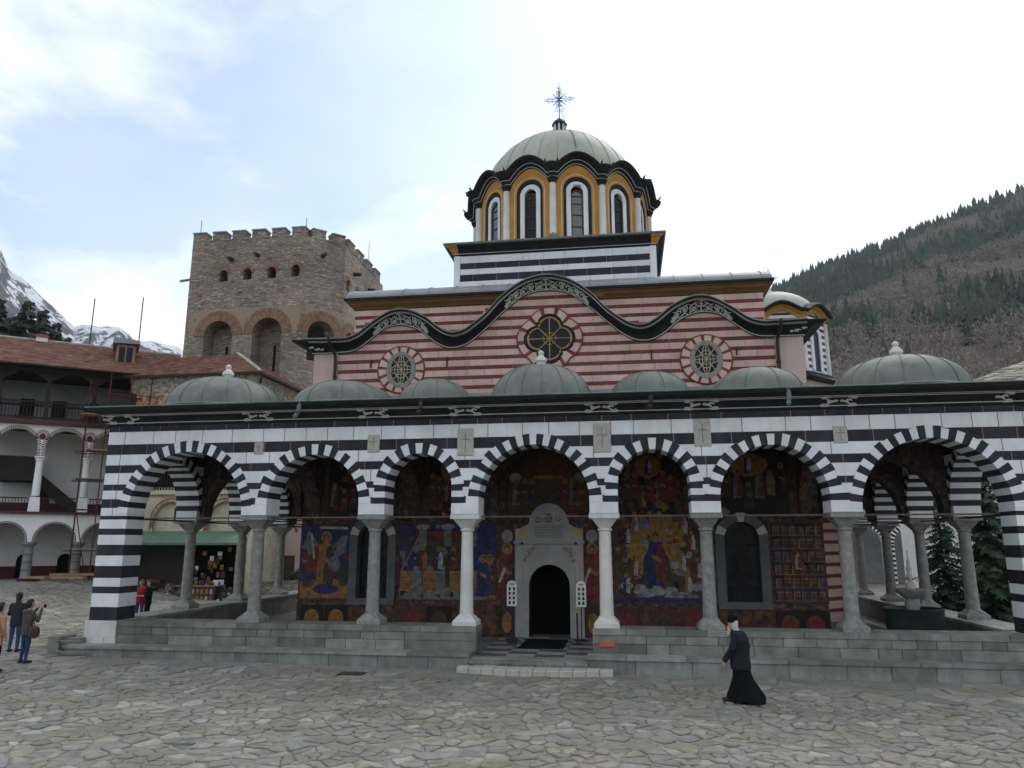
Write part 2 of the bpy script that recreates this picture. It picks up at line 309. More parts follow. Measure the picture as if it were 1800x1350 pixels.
# ============================================================ church
AXY = 23.5
church = empty('church', (0, AXY, .2), 'red and cream striped domed church with black and white arcaded porch', 'church')
FR = frame((0, 19.5, 0), (1,0,0), (0,1,0))
ZC = [.94,1.29,1.65,1.83,2.06,2.38,2.66,2.95,3.22,3.39,3.64,3.74,3.96,4.20,4.44,4.61,4.93,5.15,5.45,5.74,6.10,6.275]   # black first
COLS = [1.8, 4.33, 7.65]; PI_, PO = 11.40, 12.22; TH = .78
IMP = .36
def arcade(name, M, arches, s0, s1, zlist, first_black, parent, th=TH, ztop=None, split=.75, zmin=3.74, vous='voussoir', full_piers=(), flip=False):
    """arches: (centre, half, spring). Returns wall part with stone_block and voussoir children."""
    core = MB(); blocks = []; e = .14
    cs = [s0]+[a[0] for a in arches]+[s1]
    def bound(i, z, side):          # arch i boundary, side -1 left / +1 right
        c, h, zs = arches[i]; R = h+e
        if z <= zs: return c+side*R
        q = R*R-(z-zs)**2
        return c+side*sqrt(q) if q > 0 else c
    na = len(arches)
    for k in range(len(zlist)-1):
        z0, z1 = zlist[k], zlist[k+1]
        blk = (k % 2 == 0) == first_black
        if z0 < zmin-.01: continue
        zz = [z0+(z1-z0)*j/4 for j in range(5)]
        for r in range(na+1):
            Lf = [s0 if r == 0 else bound(r-1, z, 1) for z in zz]
            Rt = [s1 if r == na else bound(r, z, -1) for z in zz]
            if min(b-a for a, b in zip(Lf, Rt)) < .02: continue
            core.prism([(a, z) for a, z in zip(Lf, zz)]+[(b, z) for b, z in reversed(list(zip(Rt, zz)))], M, .014, th-.014)
            a, b = max(Lf), min(Rt); js = []
            if b-a > .5:
                x = a+random.uniform(.35, .75)*split
                while x < b-.25: js.append(x); x += random.uniform(.75, 1.25)*split
            edges = [None]+js+[None]
            for q in range(len(edges)-1):
                g = .011
                l = [(v, z) for v, z in zip(Lf, zz)] if edges[q] is None else [(edges[q]+g, z0), (edges[q]+g, z1)]
                rr = [(v, z) for v, z in zip(Rt, zz)] if edges[q+1] is None else [(edges[q+1]-g, z0), (edges[q+1]-g, z1)]
                blocks.append((l+list(reversed(rr)), blk))
    wall = core.build(name, ['joint_pink'], parent)
    for poly, blk in blocks:
        MB().prism(poly, M, random.uniform(-.002, .003), th+random.uniform(-.003, .002), bev=.005).build('stone_block', ['marble_black' if blk else 'marble_white'], wall)
    for c, h, zs in arches:
        zb = min(4.02, zs); st = max(0, zs-zb); Lt = 2*st+pi*h; n = int(round(Lt/.166)); n += (n+1) % 2
        if (n//2) % 2: pass
        def pt(t, off):
            if t <= st: return (c-h-off, zb+t)
            if t >= st+pi*h: return (c+h+off, zs-(t-st-pi*h))
            a = (t-st)/h; return (c-(h+off)*cos(a), zs+(h+off)*sin(a))
        for k in range(n):
            t0, t1 = Lt*k/n, Lt*(k+1)/n
            wht = (k-n//2) % 2 == 0
            ln = (.275 if wht else .29)+random.uniform(-.02, .03)
            if st > 0 and (t1 <= st+.25 or t0 >= st+pi*h-.25): ln = .335 if wht else .30
            tm = (t0+t1)/2
            inn = [pt(t0, 0), pt(tm, 0), pt(t1, 0)]; out = [pt(t1, ln), pt(t0, ln)]
            MB().prism(inn+out, M, -.014-random.uniform(0, .004), th+.012, bev=.005).build(vous, ['marble_white' if wht else 'marble_black'], wall)
    return wall
fa = []
for c, h, cr in [(-9.705, 1.695, 5.5), (-5.99, 1.3, 5.36), (-3.065, .905, 5.34), (0, 1.44, 5.52), (3.065, .905, 5.34), (5.99, 1.3, 5.40), (9.705, 1.695, 5.5)]:
    fa.append((c, h, max(3.80, cr-h)))
arc = arcade('arcade_wall', FR, fa, -PO, PO, ZC, True, church)
# white impost blocks, columns
def column(u, y, white, parent, zb=.94, sub=True, M0=None, imp=True, zc=3.74):
    mt = 'column_white' if white else 'column_grey'
    sh = MB().lathe([(.178,zb+.24),(.165,zb+.9),(.163,zb+1.4),(.150,zc-.42)], (u,y,0), 18)
    o = sh.build('column', [mt], parent, smooth=True)
    MB().lathe([(.166,zb+1.28),(.169,zb+1.30),(.166,zb+1.32)], (u,y,0), 18).build('collar', [mt], o)
    b = MB()
    b.box(u-.31, u+.31, y-.31, y+.31, zb, zb+.10)
    vs = [(u+x, y+yy, zb+.10) for x, yy in ((-.31,-.31),(.31,-.31),(.31,.31),(-.31,.31))]
    ring = [(u+.19*cos(a), y+.19*sin(a), zb+.27) for a in [radians(-135+45*i) for i in range(8)]]
    b.add(vs+ring, [(0,1,6,5,4),(1,2,8,7,6),(2,3,10,9,8),(3,0,4,11,10),(4,5,6,7,8,9,10,11)])
    b.build('base', [mt], o)
    cp = MB(); cp.lathe([(.155,zc-.44),(.19,zc-.42),(.18,zc-.38),(.165,zc-.36)], (u,y,0), 16)
    cp.lathe([(.165*1.2,zc-.37),(.27,zc-.30),(.29,zc-.28),(.46,zc-.125)], (u,y,0), 4, a0=pi/4)
    cp.box(u-.385, u+.385, y-.385, y+.385, zc-.125, zc-.004)
    cp.build('capital', [mt if white else 'column_grey'], o)
    if imp:
        im = MB(); im.box(u-IMP, u+IMP, y-TH/2+.003-.012, y+TH/2-.003+.01, zc, 4.02); im.build('impost_block', ['marble_white'], o)
    return o
for i, u in enumerate(COLS):
    for sg in (-1, 1): column(sg*u, 19.5+TH/2, i == 0, church)
# corner piers
for sg in (-1, 1):
    pier = MB().box(min(sg*PI_, sg*PO)+.03, max(sg*PI_, sg*PO)-.03, 19.52, 20.26, .0, 3.73).build('corner_pier', ['joint_pink'], church)
    for k in range(11):
        z0, z1 = ZC[k], ZC[k+1]
        MB().prism([(-.41,z0),(.41,z0),(.41,z1),(-.41,z1)], frame((sg*11.81, 19.5, 0), (1,0,0), (0,1,0)), -.002*(k % 2), .78+.002*(k % 2), bev=.006).build('stone_block', ['marble_black' if k % 2 == 0 else 'marble_white'], pier)
    F2 = frame((sg*11.81, 19.5, 0), (1,0,0), (0,1,0))
    MB().prism([(-.48,.5),(.46,.5),(.46,.94),(-.48,.94)], F2, -.05, .84, bev=.012).build('stone_block', ['column_white'], pier)
    MB().prism([(-.50,.05),(.12,.05),(.12,.5),(-.50,.5)], F2, -.06, .84, bev=.012).build('stone_block', ['column_white'], pier)
    MB().prism([(.13,.05),(.48,.05),(.48,.5),(.13,.5)], F2, -.055, .84, bev=.012).build('stone_block', ['column_white'], pier)
    # the band of the pier from impost to springing
    MB().box(*sorted((sg*(PI_-.006), sg*(PI_+.40))), 19.486, 20.30, 3.742, 3.80).build('impost_block', ['marble_white'], pier)
    MB().box(*sorted((sg*11.41, sg*12.226)), 19.9, 20.31, 3.742, 4.02).build('impost_block', ['marble_white'], pier)
# side arcades (run back along both flanks)
SY = [20.28, 23.5, 26.9, 30.2, 33.6]
for sg in (-1, 1):
    MS = frame((sg*PO, 0, 0), (0,1,0), (-sg,0,0))
    sa = []
    for a, b in zip(SY, SY[1:]):
        l = a+(0 if a == 20.28 else IMP); r = b-IMP; h = (r-l)/2; sa.append(((l+r)/2, h, max(4.03, 5.42-h)))
    arcade('side_arcade', MS, sa, 20.283, 33.6, ZC, True, church)
    for y in SY[1:]: column(sg*(PO-TH/2), y, False, church)
# ---------------- plaques between the arches
for u, wz, hz, z in [(-7.62,.27,.33,5.56),(-4.33,.33,.48,5.63),(-1.8,.44,.72,5.62),(1.8,.45,.76,5.66),(4.33,.42,.70,5.74),(7.65,.33,.42,5.62)]:
    p = MB().prism([(u-wz/2,z-hz/2),(u+wz/2,z-hz/2),(u+wz/2,z+hz/2),(u-wz/2,z+hz/2)], FR, -.03, .05, bev=.012)
    p = p.build('plaque', ['plaque'], arc)
    MB().box(u-.012,u+.012,19.462,19.475,z-hz*.36,z+hz*.36).box(u-wz*.3,u+wz*.3,19.4615,19.475,z+hz*.08,z+hz*.08+.022).build('carved_cross', ['column_grey'], p)
# ---------------- tie rods
rods = MB()
for a, b in zip([-PI_]+[-x for x in reversed(COLS)]+COLS, [-x for x in reversed(COLS)]+COLS+[PI_]):
    MB().box(a+.3, b-.3, 19.86, 19.90, 3.66, 3.70).build('tie_rod', ['rust_rod'], church)
for u in [-11.6]+[-x for x in reversed(COLS)]+COLS+[11.6]:
    MB().tube([(u, 20.2, 3.68), (u, 23.4, 3.68)], .022, 6).build('tie_rod', ['iron'], church)
for sg in (-1, 1):
    for a, b in zip(SY, SY[1:]): MB().tube([(sg*11.83, a+.2, 3.68), (sg*11.83, b-.2, 3.68)], .022, 6).build('tie_rod', ['iron'], church)
    for y in SY[1:]: MB().tube([(sg*11.5, y, 3.68), (sg*8.2, y, 3.68)], .022, 6).build('tie_rod', ['iron'], church)
# ---------------- porch cornice (front and flanks), gutter, roof
PROF = [(0,6.262),(.03,6.28),(.05,6.32),(.09,6.42),(.16,6.50),(.24,6.53),(.26,6.56),(.42,6.58),(.56,6.60),(.58,6.64)]
def station(P, n, prof): return [(P[0]+n[0]*d, P[1]+n[1]*d, z) for d, z in prof]
corner = [(-PO,33.9,(-.45,0)), (-PO,19.5,(-.45,-1)), (PO,19.5,(.45,-1)), (PO,33.9,(.45,0))]
cm = MB().sweep([station(c[:2], c[2], PROF+[(-.3,6.64),(-.3,6.262)]) for c in corner], caps=True)
corn = cm.build('porch_cornice', ['black_paint'], church)
for d, z in ((.062,6.345),(.225,6.535),(.258,6.565)):
    MB().tube([(c[0]+c[2][0]*(d+.012), c[1]+c[2][1]*(d+.012), z-.004) for c in corner], .0125, 4).build('white_line', ['grey_ornament'], corn)
gut = MB().sweep([station(c[:2], c[2], [(.54,6.645),(.60,6.60),(.67,6.62),(.70,6.69),(.68,6.70),(.55,6.705),(.4,6.68)]) for c in corner])
gut.build('gutter', ['black_paint'], corn)
edge = MB().sweep([station(c[:2], c[2], [(.715,6.695),(.725,6.71),(.715,6.73),(.5,6.76),(.5,6.712)]) for c in corner])
edge.build('roof_edge', ['copper_green'], corn)
PR = MB()
rf = [(-PO-.2,33.9,6.745),(-PO-.2,18.98,6.745),(PO+.2,18.98,6.745),(PO+.2,33.9,6.745),(7.9,33.9,7.3),(7.9,23.6,7.3),(-7.9,23.6,7.3),(-7.9,33.9,7.3)]
PR.add(rf+[(x,y,z-.08) for x,y,z in rf], [(1,2,5,6),(0,1,6,7),(2,3,4,5),(9,14,13,10),(8,15,14,9),(10,13,12,11),(0,8,9,1),(1,9,10,2),(2,10,11,3)])
proof = PR.build('porch_roof', ['copper_green'], church)
for x in np.arange(-12.3, 12.4, .62): MB().tube([(x, 19.0, 6.755), (x*.97, 21.0, 6.995)], .014, 4).build('roof_seam', ['copper_green'], proof)
def mini_dome(u, y, R, h, fin, z0=6.93, skirt=True):
    prof = [(R+.16, 0), (R+.02, .07)]+[(R*cos(pi/2*i/12)**.9 if i < 12 else .02, .07+h*sin(pi/2*i/12)) for i in range(1, 13)]
    d = MB().lathe(prof, (u,y,z0), 40).build('porch_dome', ['copper'], church, smooth=True)
    n = 16 if fin else 9
    for k in range(n):
        a = 2*pi*k/n+.13
        MB().tube([(u+(r+.006)*cos(a), y+(r+.006)*sin(a), z0+z+.006) for r, z in prof[1:-1]], .011, 4).build('roof_seam', ['copper'], d)
    if fin:
        z = z0+.07+h-.03
        MB().lathe([(.17,z),(.19,z+.06),(.13,z+.10),(.18,z+.17),(.165,z+.24),(.085,z+.33),(.065,z+.36),(.09,z+.40),(.09,z+.45),(.03,z+.5)], (u,y,0), 14).build('finial', ['column_white'], d, smooth=True)
        if u > 5:
            x = MB(); x.tube([(u,y,z+.46),(u,y,z+1.05)], .012, 5); x.tube([(u-.2,y,z+.82),(u+.2,y,z+.82)], .012, 5); x.lathe([(.04,z+.78),(.06,z+.82),(.04,z+.86)], (u,y,0), 6)
            for k in range(8): x.tube([(u,y,z+.82),(u+.13*cos(k*pi/4),y,z+.82+.13*sin(k*pi/4))], .006, 4)
            x.build('cross', ['rust_rod'], d)
for u, R, h, fin in [(-9.9,1.80,1.03,1),(-6.02,1.52,.80,0),(-3.2,1.10,.80,0),(0,1.50,1.12,1),(3.15,1.18,.80,0),(6.1,1.30,.82,0),(9.88,1.76,1.0,1)]:
    mini_dome(u, 21.6, R, h, fin)
# scroll ornaments on the black cornice
def spiral(cx, cz, r, turns, a0, sgn, n=16):
    return [(cx+r*(1-.82*i/n)*cos(a0+sgn*turns*2*pi*i/n), cz+r*(1-.82*i/n)*sin(a0+sgn*turns*2*pi*i/n)) for i in range(n+1)]
def cove(s, t):   # t 0..1 up the cove
    i = interp([(0,.05),(.33,.085),(.66,.15),(1,.24)], t); z = interp([(0,6.335),(.33,6.41),(.66,6.48),(1,6.525)], t)
    return (s, 19.5-i-.012, z)
def scroll(s, sg):
    m = MB()
    curves = [spiral(sg*.10, .72, .13, 1.1, pi if sg > 0 else 0, -sg), spiral(sg*.10, .28, .13, 1.1, pi if sg > 0 else 0, sg), spiral(-sg*.02, .5, .09, .8, 0, sg), [(-sg*.16,.5),(-sg*.05,.5),(sg*.05,.62)], [(-sg*.16,.5),(-sg*.05,.45),(sg*.05,.3)], spiral(-sg*.17,.5,.045,1,0,1)]
    for c in curves: m.tube([cove(s+x, .5+(z-.5)*1.9 if True else z) for x, z in [(x, min(.76, max(.24, z))) for x, z in c]], .021, 4)
    m.build('scroll_ornament', ['grey_ornament'], corn)
for u in COLS:
    for sg in (-1, 1):
        scroll(sg*u-.24, -1); scroll(sg*u+.24, 1)
for sg in (-1, 1): scroll(sg*11.45, sg); scroll(sg*12.15, -sg)
# rain spouts
for u, m in [(-6.2,'copper_green'),(-2.85,'iron'),(3.05,'iron'),(6.35,'copper_green')]:
    s = MB(); s.tube([(u,18.86,6.68),(u,18.78,6.58),(u,18.76,6.42),(u-.03,18.70,6.32),(u-.05,18.62,6.27)], [.07,.06,.055,.06,.05], 8); s.tube([(u-.03,18.66,6.3),(u+.02,18.64,6.42),(u+.05,18.70,6.46)], [.035,.03,.01], 5)
    s.build('rain_spout', [m], corn, smooth=True)
# ---------------- podium, bench, steps, floor
pod = MB().box(-11.3, -1.47, 19.46, 20.3, .0, .9).box(1.47, 11.3, 19.46, 20.3, .0, .9).build('podium', ['podium_stone'], church)
FP = frame((0, 19.42, 0), (1,0,0), (0,1,0))
for sg in (-1, 1):
    for z0, z1, mn, mxl, d in ((.34,.60,.5,1.3,0),(.60,.80,.35,1.0,.004),(.80,.94,.7,1.6,-.012)):
        x = 1.45
        while x < 11.25:
            l = random.uniform(mn, mxl); x1 = min(x+l, 11.3)
            if 11.3-x1 < .3: x1 = 11.3
            if x < 1.5 and z1 < .9: x1 = 3.3 if sg < 0 else 2.75
            a, b = sorted((sg*(x+.005), sg*(x1-.005)))
            zt = z1-.006 if z1 < .9 else z1
            MB().prism([(a,z0),(b,z0),(b,zt),(a,zt)], FP, d+random.uniform(-.006,.006), .88 if z1 > .9 else .3, bev=.010).build('stone_block', ['podium_stone'], pod)
            x = x1
# parapets of the side arcades
for sg in (-1, 1):
    a, b = sorted((sg*11.35, sg*12.25))
    sp = MB().box(a, b, 20.7, 33.9, .0, .86).build('side_podium', ['podium_stone'], church)
    y = 20.7
    while y < 33.5:
        y1 = min(33.9, y+random.uniform(1, 1.7)); MB().box(a-.04, b+.04, y+.004, y1-.004, .862, .94).build('coping_stone', ['bench_stone'], sp); y = y1
bench = MB().box(-12.35, 12.45, 18.96, 19.5, -.1, .25).build('stone_bench', ['bench_stone'], church)
FB = frame((0, 18.9, 0), (1,0,0), (0,1,0))
for rng in ((-12.4,-1.52),(1.35,12.5)):
    x = rng[0]
    while x < rng[1]-.01:
        x1 = min(rng[1], x+random.uniform(.6,1.5)); x1 = rng[1] if rng[1]-x1 < .35 else x1
        MB().prism([(x+.004,-.1),(x1-.004,-.1),(x1-.004,.285),(x+.004,.285)], FB, random.uniform(0,.02), .4, bev=.012).build('bench_block', ['bench_stone'], bench)
        x = x1
    x = rng[0]-.03
    while x < rng[1]-.01:
        x1 = min(rng[1], x+random.uniform(.8,1.8)); x1 = rng[1] if rng[1]-x1 < .35 else x1
        MB().prism([(x+.004,.29),(x1-.004,.29),(x1-.004,.365),(x+.004,.365)], FB, -.035, .56, bev=.012).build('bench_slab', ['bench_stone'], bench)
        x = x1
MB().box(-12.95, -12.62, 18.98, 19.62, .0, .56).box(-12.615,-12.2,19.2,19.6,.0,.50).build('end_stone', ['podium_stone'], bench)
# entrance: floor tiles, landing, curved step
fl = MB().box(-12.1, 12.1, 19.52, 33.9, .0, .235).build('porch_floor', ['podium_stone'], church)
for i in range(8):
    for j in range(9):
        x = -1.46+.365*i; y = 19.46+.46*j
        MB().box(x+.004, x+.361, y+.004, y+.456, .236, .25).build('floor_tile', ['portal_stone' if ((i//2+j) % 2) else 'frame_grey'], fl)
st = MB()
x = -1.5
while x < 1.34:
    x1 = min(1.36, x+random.uniform(.5,1.2)); x1 = 1.36 if 1.36-x1 < .3 else x1
    MB().prism([(x+.004,.16),(x1-.004,.16),(x1-.004,.235),(x+.004,.235)], frame((0,18.80,0),(1,0,0),(0,1,0)), random.uniform(-.02,.02), .74, bev=.01).build('landing_slab', ['bench_stone'], church); x = x1
lst = MB().box(-1.4, 1.4, 18.8, 19.4, .0, .155).build('entrance_step', ['bench_stone'], church)
for k in range(12):
    a0, a1 = -1.75+3.7*k/12+.006, -1.75+3.7*(k+1)/12-.006
    yf = lambda a: 18.55-.28*(1-((a-.1)/1.85)**2)
    zt = .115+random.uniform(-.012,.012)
    MB().add([(a0,yf(a0),-.03),(a1,yf(a1),-.03),(a1,18.8,-.03),(a0,18.8,-.03),(a0,yf(a0),zt-.015),(a1,yf(a1),zt-.015),(a1,18.8,zt),(a0,18.8,zt),(a0,yf(a0)+.02,zt),(a1,yf(a1)+.02,zt)], [(0,1,5,4),(4,5,9,8),(8,9,6,7),(1,2,6,9,5),(3,0,4,8,7)]).build('step_stone', ['plaque'], lst)
MB().box(1.62,1.98,19.40,19.43,.53,.66).build('red_plaque', ['plastic_red'], pod)
# ---------------- porch ceiling, transverse arches
cl = MB().box(-12.1, 12.1, 19.9, 23.5, 6.28, 6.34).box(-12.1,-8.0,23.5,33.9,6.36,6.42).box(8.0,12.1,23.5,33.9,6.36,6.42).build('porch_ceiling', ['fresco'], church)
def vault(u0, u1, y0, y1):
    m = MB(); n = 10; cx, cy = (u0+u1)/2, (y0+y1)/2; g = []
    for i in range(n+1):
        for j in range(n+1):
            a, b = -1+2*i/n, -1+2*j/n; g.append((cx+a*(u1-u0)/2, cy+b*(y1-y0)/2, 5.1+1.12*sqrt(max(0, 1-.5*(a*a+b*b)))))
    m.add(g, [(i*(n+1)+j, (i+1)*(n+1)+j, (i+1)*(n+1)+j+1, i*(n+1)+j+1) for i in range(n) for j in range(n)])
    m.build('vault', ['fresco'], church, smooth=True)
us = [-12.0]+[-x for x in reversed(COLS)]+COLS+[12.0]
for a, b in zip(us, us[1:]): vault(a, b, 20.2, 23.5)
for sg in (-1, 1):
    for a, b in zip(SY[1:], SY[2:]): vault(sg*8.0, sg*11.9, a, b)
for u in [-x for x in reversed(COLS)]+COLS:
    m = MB(); arch_wall(m, frame((u-.25,0,0),(0,1,0),(1,0,0)), 20.28, 23.5, 3.75, 6.28, [(21.9, 1.55, 3.75, 3.80)], 0, .5); m.build('transverse_arch', ['fresco'], church)
for sg in (-1, 1):
    for y in SY[1:-1]:
        m = MB(); arch_wall(m, frame((0,y-.25,0),(sg,0,0),(0,1,0)), 8.0, 11.45, 3.75, 6.28, [(9.72, 1.6, 3.75, 3.80)], 0, .5); m.build('transverse_arch', ['fresco'], church)
# ---------------- fresco wall of the narthex
FW = frame((0, AXY, 0), (1,0,0), (0,1,0))
fwm = MB(); arch_wall(fwm, FW, -8.0, 8.0, .2, 7.3, [(-5.6,.52,1.32,3.12),(0,.62,.2,1.74),(5.7,.52,1.32,3.12)], 0, .7)
fwall = fwm.build('fresco_wall', ['fresco'], church)
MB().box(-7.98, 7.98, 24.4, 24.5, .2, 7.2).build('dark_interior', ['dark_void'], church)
for sg in (-1, 1):
    a, b = sorted((sg*1.5, sg*8.02)); MB().box(a, b, AXY-.035, AXY-.002, .25, 1.16).build('fresco_dado', ['fresco_dado'], fwall)
PC = [0]
def poly_paint(mb, pts, lay, mi):
    PC[0] = (PC[0]+1) % 97
    mb.add([FW(a, -.004-.0022*lay-.00004*PC[0], z) for a, z in pts], [list(range(len(pts)))], mi)
def ell(cx, cz, rx, rz, n=14): return [(cx+rx*cos(2*pi*i/n), cz+rz*sin(2*pi*i/n)) for i in range(n)]
PM = ['p_blue','p_dark','p_ochre','p_gold','p_red','p_skin','p_white','p_brown','p_green','p_grey','p_border','p_cloud']
PI = {n: i for i, n in enumerate(PM)}
def figure(mb, x, z, h, robe, mantle, lay, lean=0, halo=True, scroll=False):
    wv = h*.17
    poly_paint(mb, [(x-wv*1.0,z),(x+wv*1.0,z),(x+wv*.95+lean*.5,z+h*.45),(x+wv*.75+lean,z+h*.78),(x+lean,z+h*.83),(x-wv*.75+lean,z+h*.78),(x-wv*.9+lean*.5,z+h*.45)], lay, PI[robe])
    poly_paint(mb, [(x-wv*.2,z+h*.1),(x+wv*.95,z+h*.05),(x+wv*1.1+lean*.5,z+h*.5),(x+wv*.7+lean,z+h*.79),(x+wv*.1+lean,z+h*.72)], lay+1, PI[mantle])
    poly_paint(mb, [(x-wv*.5+lean,z+h*.5),(x+wv*.5+lean,z+h*.42),(x+wv*.5+lean,z+h*.5),(x-wv*.4+lean,z+h*.58)], lay+2, PI['p_skin'])
    for q in range(3): poly_paint(mb, [(x-wv*.7+q*wv*.5,z+h*.03),(x-wv*.64+q*wv*.5,z+h*.03),(x-wv*.5+q*wv*.45+lean*.5,z+h*.5)], lay+2, PI['p_dark'])
    if halo: poly_paint(mb, ell(x+lean,z+h*.9,h*.1,h*.105), lay+1, PI['p_gold']); poly_paint(mb, ell(x+lean,z+h*.9,h*.085,h*.09), lay+2, PI['p_ochre'])
    poly_paint(mb, ell(x+lean,z+h*.9,h*.05,h*.07), lay+3, PI['p_brown']); poly_paint(mb, ell(x+lean,z+h*.885,h*.04,h*.052), lay+4, PI['p_skin'])
    if scroll: poly_paint(mb, [(x-wv,z+h*.3),(x-wv*.7,z+h*.3),(x-wv*.1,z+h*.55),(x-wv*.35,z+h*.58)], lay+3, PI['p_white'])
def panel(u0, u1, z0, z1, bgc, name='fresco_panel'):
    mb = MB()
    mb.prism([(u0,z0),(u1,z0),(u1,z1),(u0,z1)], FW, -.004, -.0005, PI['p_border'])
    b = .05; poly_paint(mb, [(u0+b,z0+b),(u1-b,z0+b),(u1-b,z1-b),(u0+b,z1-b)], 1, PI[bgc]); return mb
def clutter(mb, u0, u1, z0, z1, n, lay=2, cols=('p_brown','p_dark','p_grey','p_border','p_green','p_red','p_ochre')):
    for _ in range(n):
        x, z = random.uniform(u0+.1,u1-.1), random.uniform(z0+.1,z1-.1); r = random.uniform(.04,.16)
        poly_paint(mb, [(min(u1-.06,max(u0+.06,x+r*random.uniform(.4,1.2)*cos(2*pi*i/7))), min(z1-.06,max(z0+.06,z+r*random.uniform(.4,1.5)*sin(2*pi*i/7)))) for i in range(7)], lay+random.choice((0,.3,.6)), PI[random.choice(cols)])
def fin(mb, name='fresco_panel'):
    o = mb.build(name, PM, fwall, fixn=False); return o
# panel of the winged warrior
m = panel(-8.02,-6.3,1.25,3.6,'p_blue'); clutter(m,-8.02,-6.3,1.25,3.2,40,2,('p_brown','p_dark','p_grey','p_blue','p_green','p_red'))
poly_paint(m, [(-7.97,1.3),(-6.35,1.3),(-6.35,1.75),(-7.0,1.95),(-7.97,1.8)], 2, PI['p_ochre'])
poly_paint(m, [(-7.6,2.4),(-7.9,3.0),(-7.75,3.4),(-7.35,2.9),(-7.2,2.6)], 2, PI['p_grey']); poly_paint(m, [(-6.9,2.5),(-6.5,2.7),(-6.45,3.25),(-6.65,3.2),(-7.0,2.8)], 2, PI['p_grey'])
poly_paint(m, [(-7.75,1.95),(-7.4,2.2),(-7.25,2.9),(-7.5,2.9),(-7.85,2.3)], 3, PI['p_red'])
figure(m, -7.15, 1.6, 1.75, 'p_ochre', 'p_brown', 4); poly_paint(m, [(-7.55,2.5),(-7.5,2.5),(-7.62,3.3),(-7.68,3.3)], 9, PI['p_white'])
poly_paint(m, ell(-7.1,1.58,.42,.16), 8, PI['p_blue']); poly_paint(m, ell(-6.85,2.35,.2,.24), 9, PI['p_grey']); poly_paint(m, [(-7.4,3.45),(-6.45,3.42),(-6.45,3.5),(-7.4,3.53)], 3, PI['p_white'])
poly_paint(m, ell(-6.55,2.0,.16,.35), 3, PI['p_green']); poly_paint(m, ell(-7.7,1.75,.2,.12), 3, PI['p_red']); fin(m)
# panel of the walled town
m = panel(-4.75,-1.62,1.25,3.62,'p_blue'); clutter(m,-4.75,-1.62,1.25,3.62,70,2.2,('p_brown','p_dark','p_grey','p_grey','p_green','p_border'))
poly_paint(m, [(-4.7,1.3),(-1.67,1.3),(-1.67,1.75),(-4.7,1.6)], 2, PI['p_grey']); poly_paint(m, [(-4.2,1.7),(-2.6,1.7),(-2.6,2.95),(-4.2,2.95)], 2, PI['p_green'])
poly_paint(m, [(-3.9,2.9),(-2.3,2.9),(-2.3,3.35),(-3.9,3.35)], 3, PI['p_brown']); poly_paint(m, [(-3.9,3.2),(-2.3,3.2),(-2.3,3.35),(-3.9,3.35)], 4, PI['p_red'])
for x in (-4.68,-3.95,-3.1,-2.35): poly_paint(m, [(x,1.55),(x+.42,1.55),(x+.42,2.15),(x,2.15)], 4, PI['p_ochre']); [poly_paint(m, [(x,1.62+.11*q),(x+.42,1.62+.11*q),(x+.42,1.63+.11*q),(x,1.63+.11*q)], 5, PI['p_border']) for q in range(5)]
for x in (-4.3,-3.55,-2.7): poly_paint(m, [(x,1.45),(x+.34,1.45),(x+.30,2.3),(x+.04,2.3)], 6, PI['p_grey'])
for x in (-4.1,-3.3,-2.5): poly_paint(m, [(x,2.9),(x+.25,2.9),(x+.25,3.5),(x,3.5)], 6, PI['p_grey']); poly_paint(m, ell(x+.12,3.5,.22,.09), 7, PI['p_cloud'])
poly_paint(m, [(-4.7,2.1),(-4.64,2.1),(-4.0,3.3),(-4.08,3.3)], 7, PI['p_ochre'])
for x, r, q in ((-3.95,'p_red','p_ochre'),(-3.45,'p_blue','p_white'),(-3.0,'p_green','p_red')): figure(m, x, 2.15, .75, r, q, 8)
figure(m, -2.05, 1.4, 1.25, 'p_blue', 'p_blue', 8); figure(m, -1.85, 1.35, 1.3, 'p_ochre', 'p_brown', 6); fin(m)
# panel of the seated figure in glory
m = panel(1.95,4.6,1.25,3.95,'p_brown'); clutter(m,1.95,4.6,1.25,3.95,90,1.2,('p_cloud','p_dark','p_grey','p_blue','p_green','p_red','p_brown'))
poly_paint(m, ell(3.2,2.95,.85,.95,20), 2, PI['p_ochre'])
for q in range(18):
    a = 2*pi*q/18; poly_paint(m, [(3.2+.25*cos(a-.04),2.95+.25*sin(a-.04)),(3.2+.25*cos(a+.04),2.95+.25*sin(a+.04)),(3.2+.9*cos(a+.07),2.95+1.0*sin(a+.07)),(3.2+.9*cos(a-.07),2.95+1.0*sin(a-.07))], 3, PI['p_gold'])
for q in range(26):
    poly_paint(m, ell(random.uniform(2.1,4.45), random.choice([random.uniform(1.4,2.0), random.uniform(1.4,3.7)]) if abs(q % 2) else random.uniform(1.4,1.8), random.uniform(.12,.26), random.uniform(.08,.14)), 4, PI[random.choice(['p_cloud','p_cloud','p_grey'])])
poly_paint(m, [(2.0,1.3),(4.55,1.3),(4.55,1.42),(2.0,1.42)], 5, PI['p_blue'])
poly_paint(m, [(2.75,1.85),(3.7,1.85),(3.55,2.6),(3.35,2.95),(3.05,2.95),(2.85,2.6)], 6, PI['p_green']); figure(m, 3.2, 1.75, 1.6, 'p_blue', 'p_red', 7)
for x, z in ((2.3,1.75),(2.55,2.25),(2.35,3.2),(2.6,3.55),(4.1,1.8),(3.95,2.4),(4.25,3.0),(4.05,3.5),(4.4,2.2)): figure(m, x, z-.25, .62, random.choice(['p_ochre','p_red','p_blue','p_ochre']), 'p_white', 8)
fin(m)
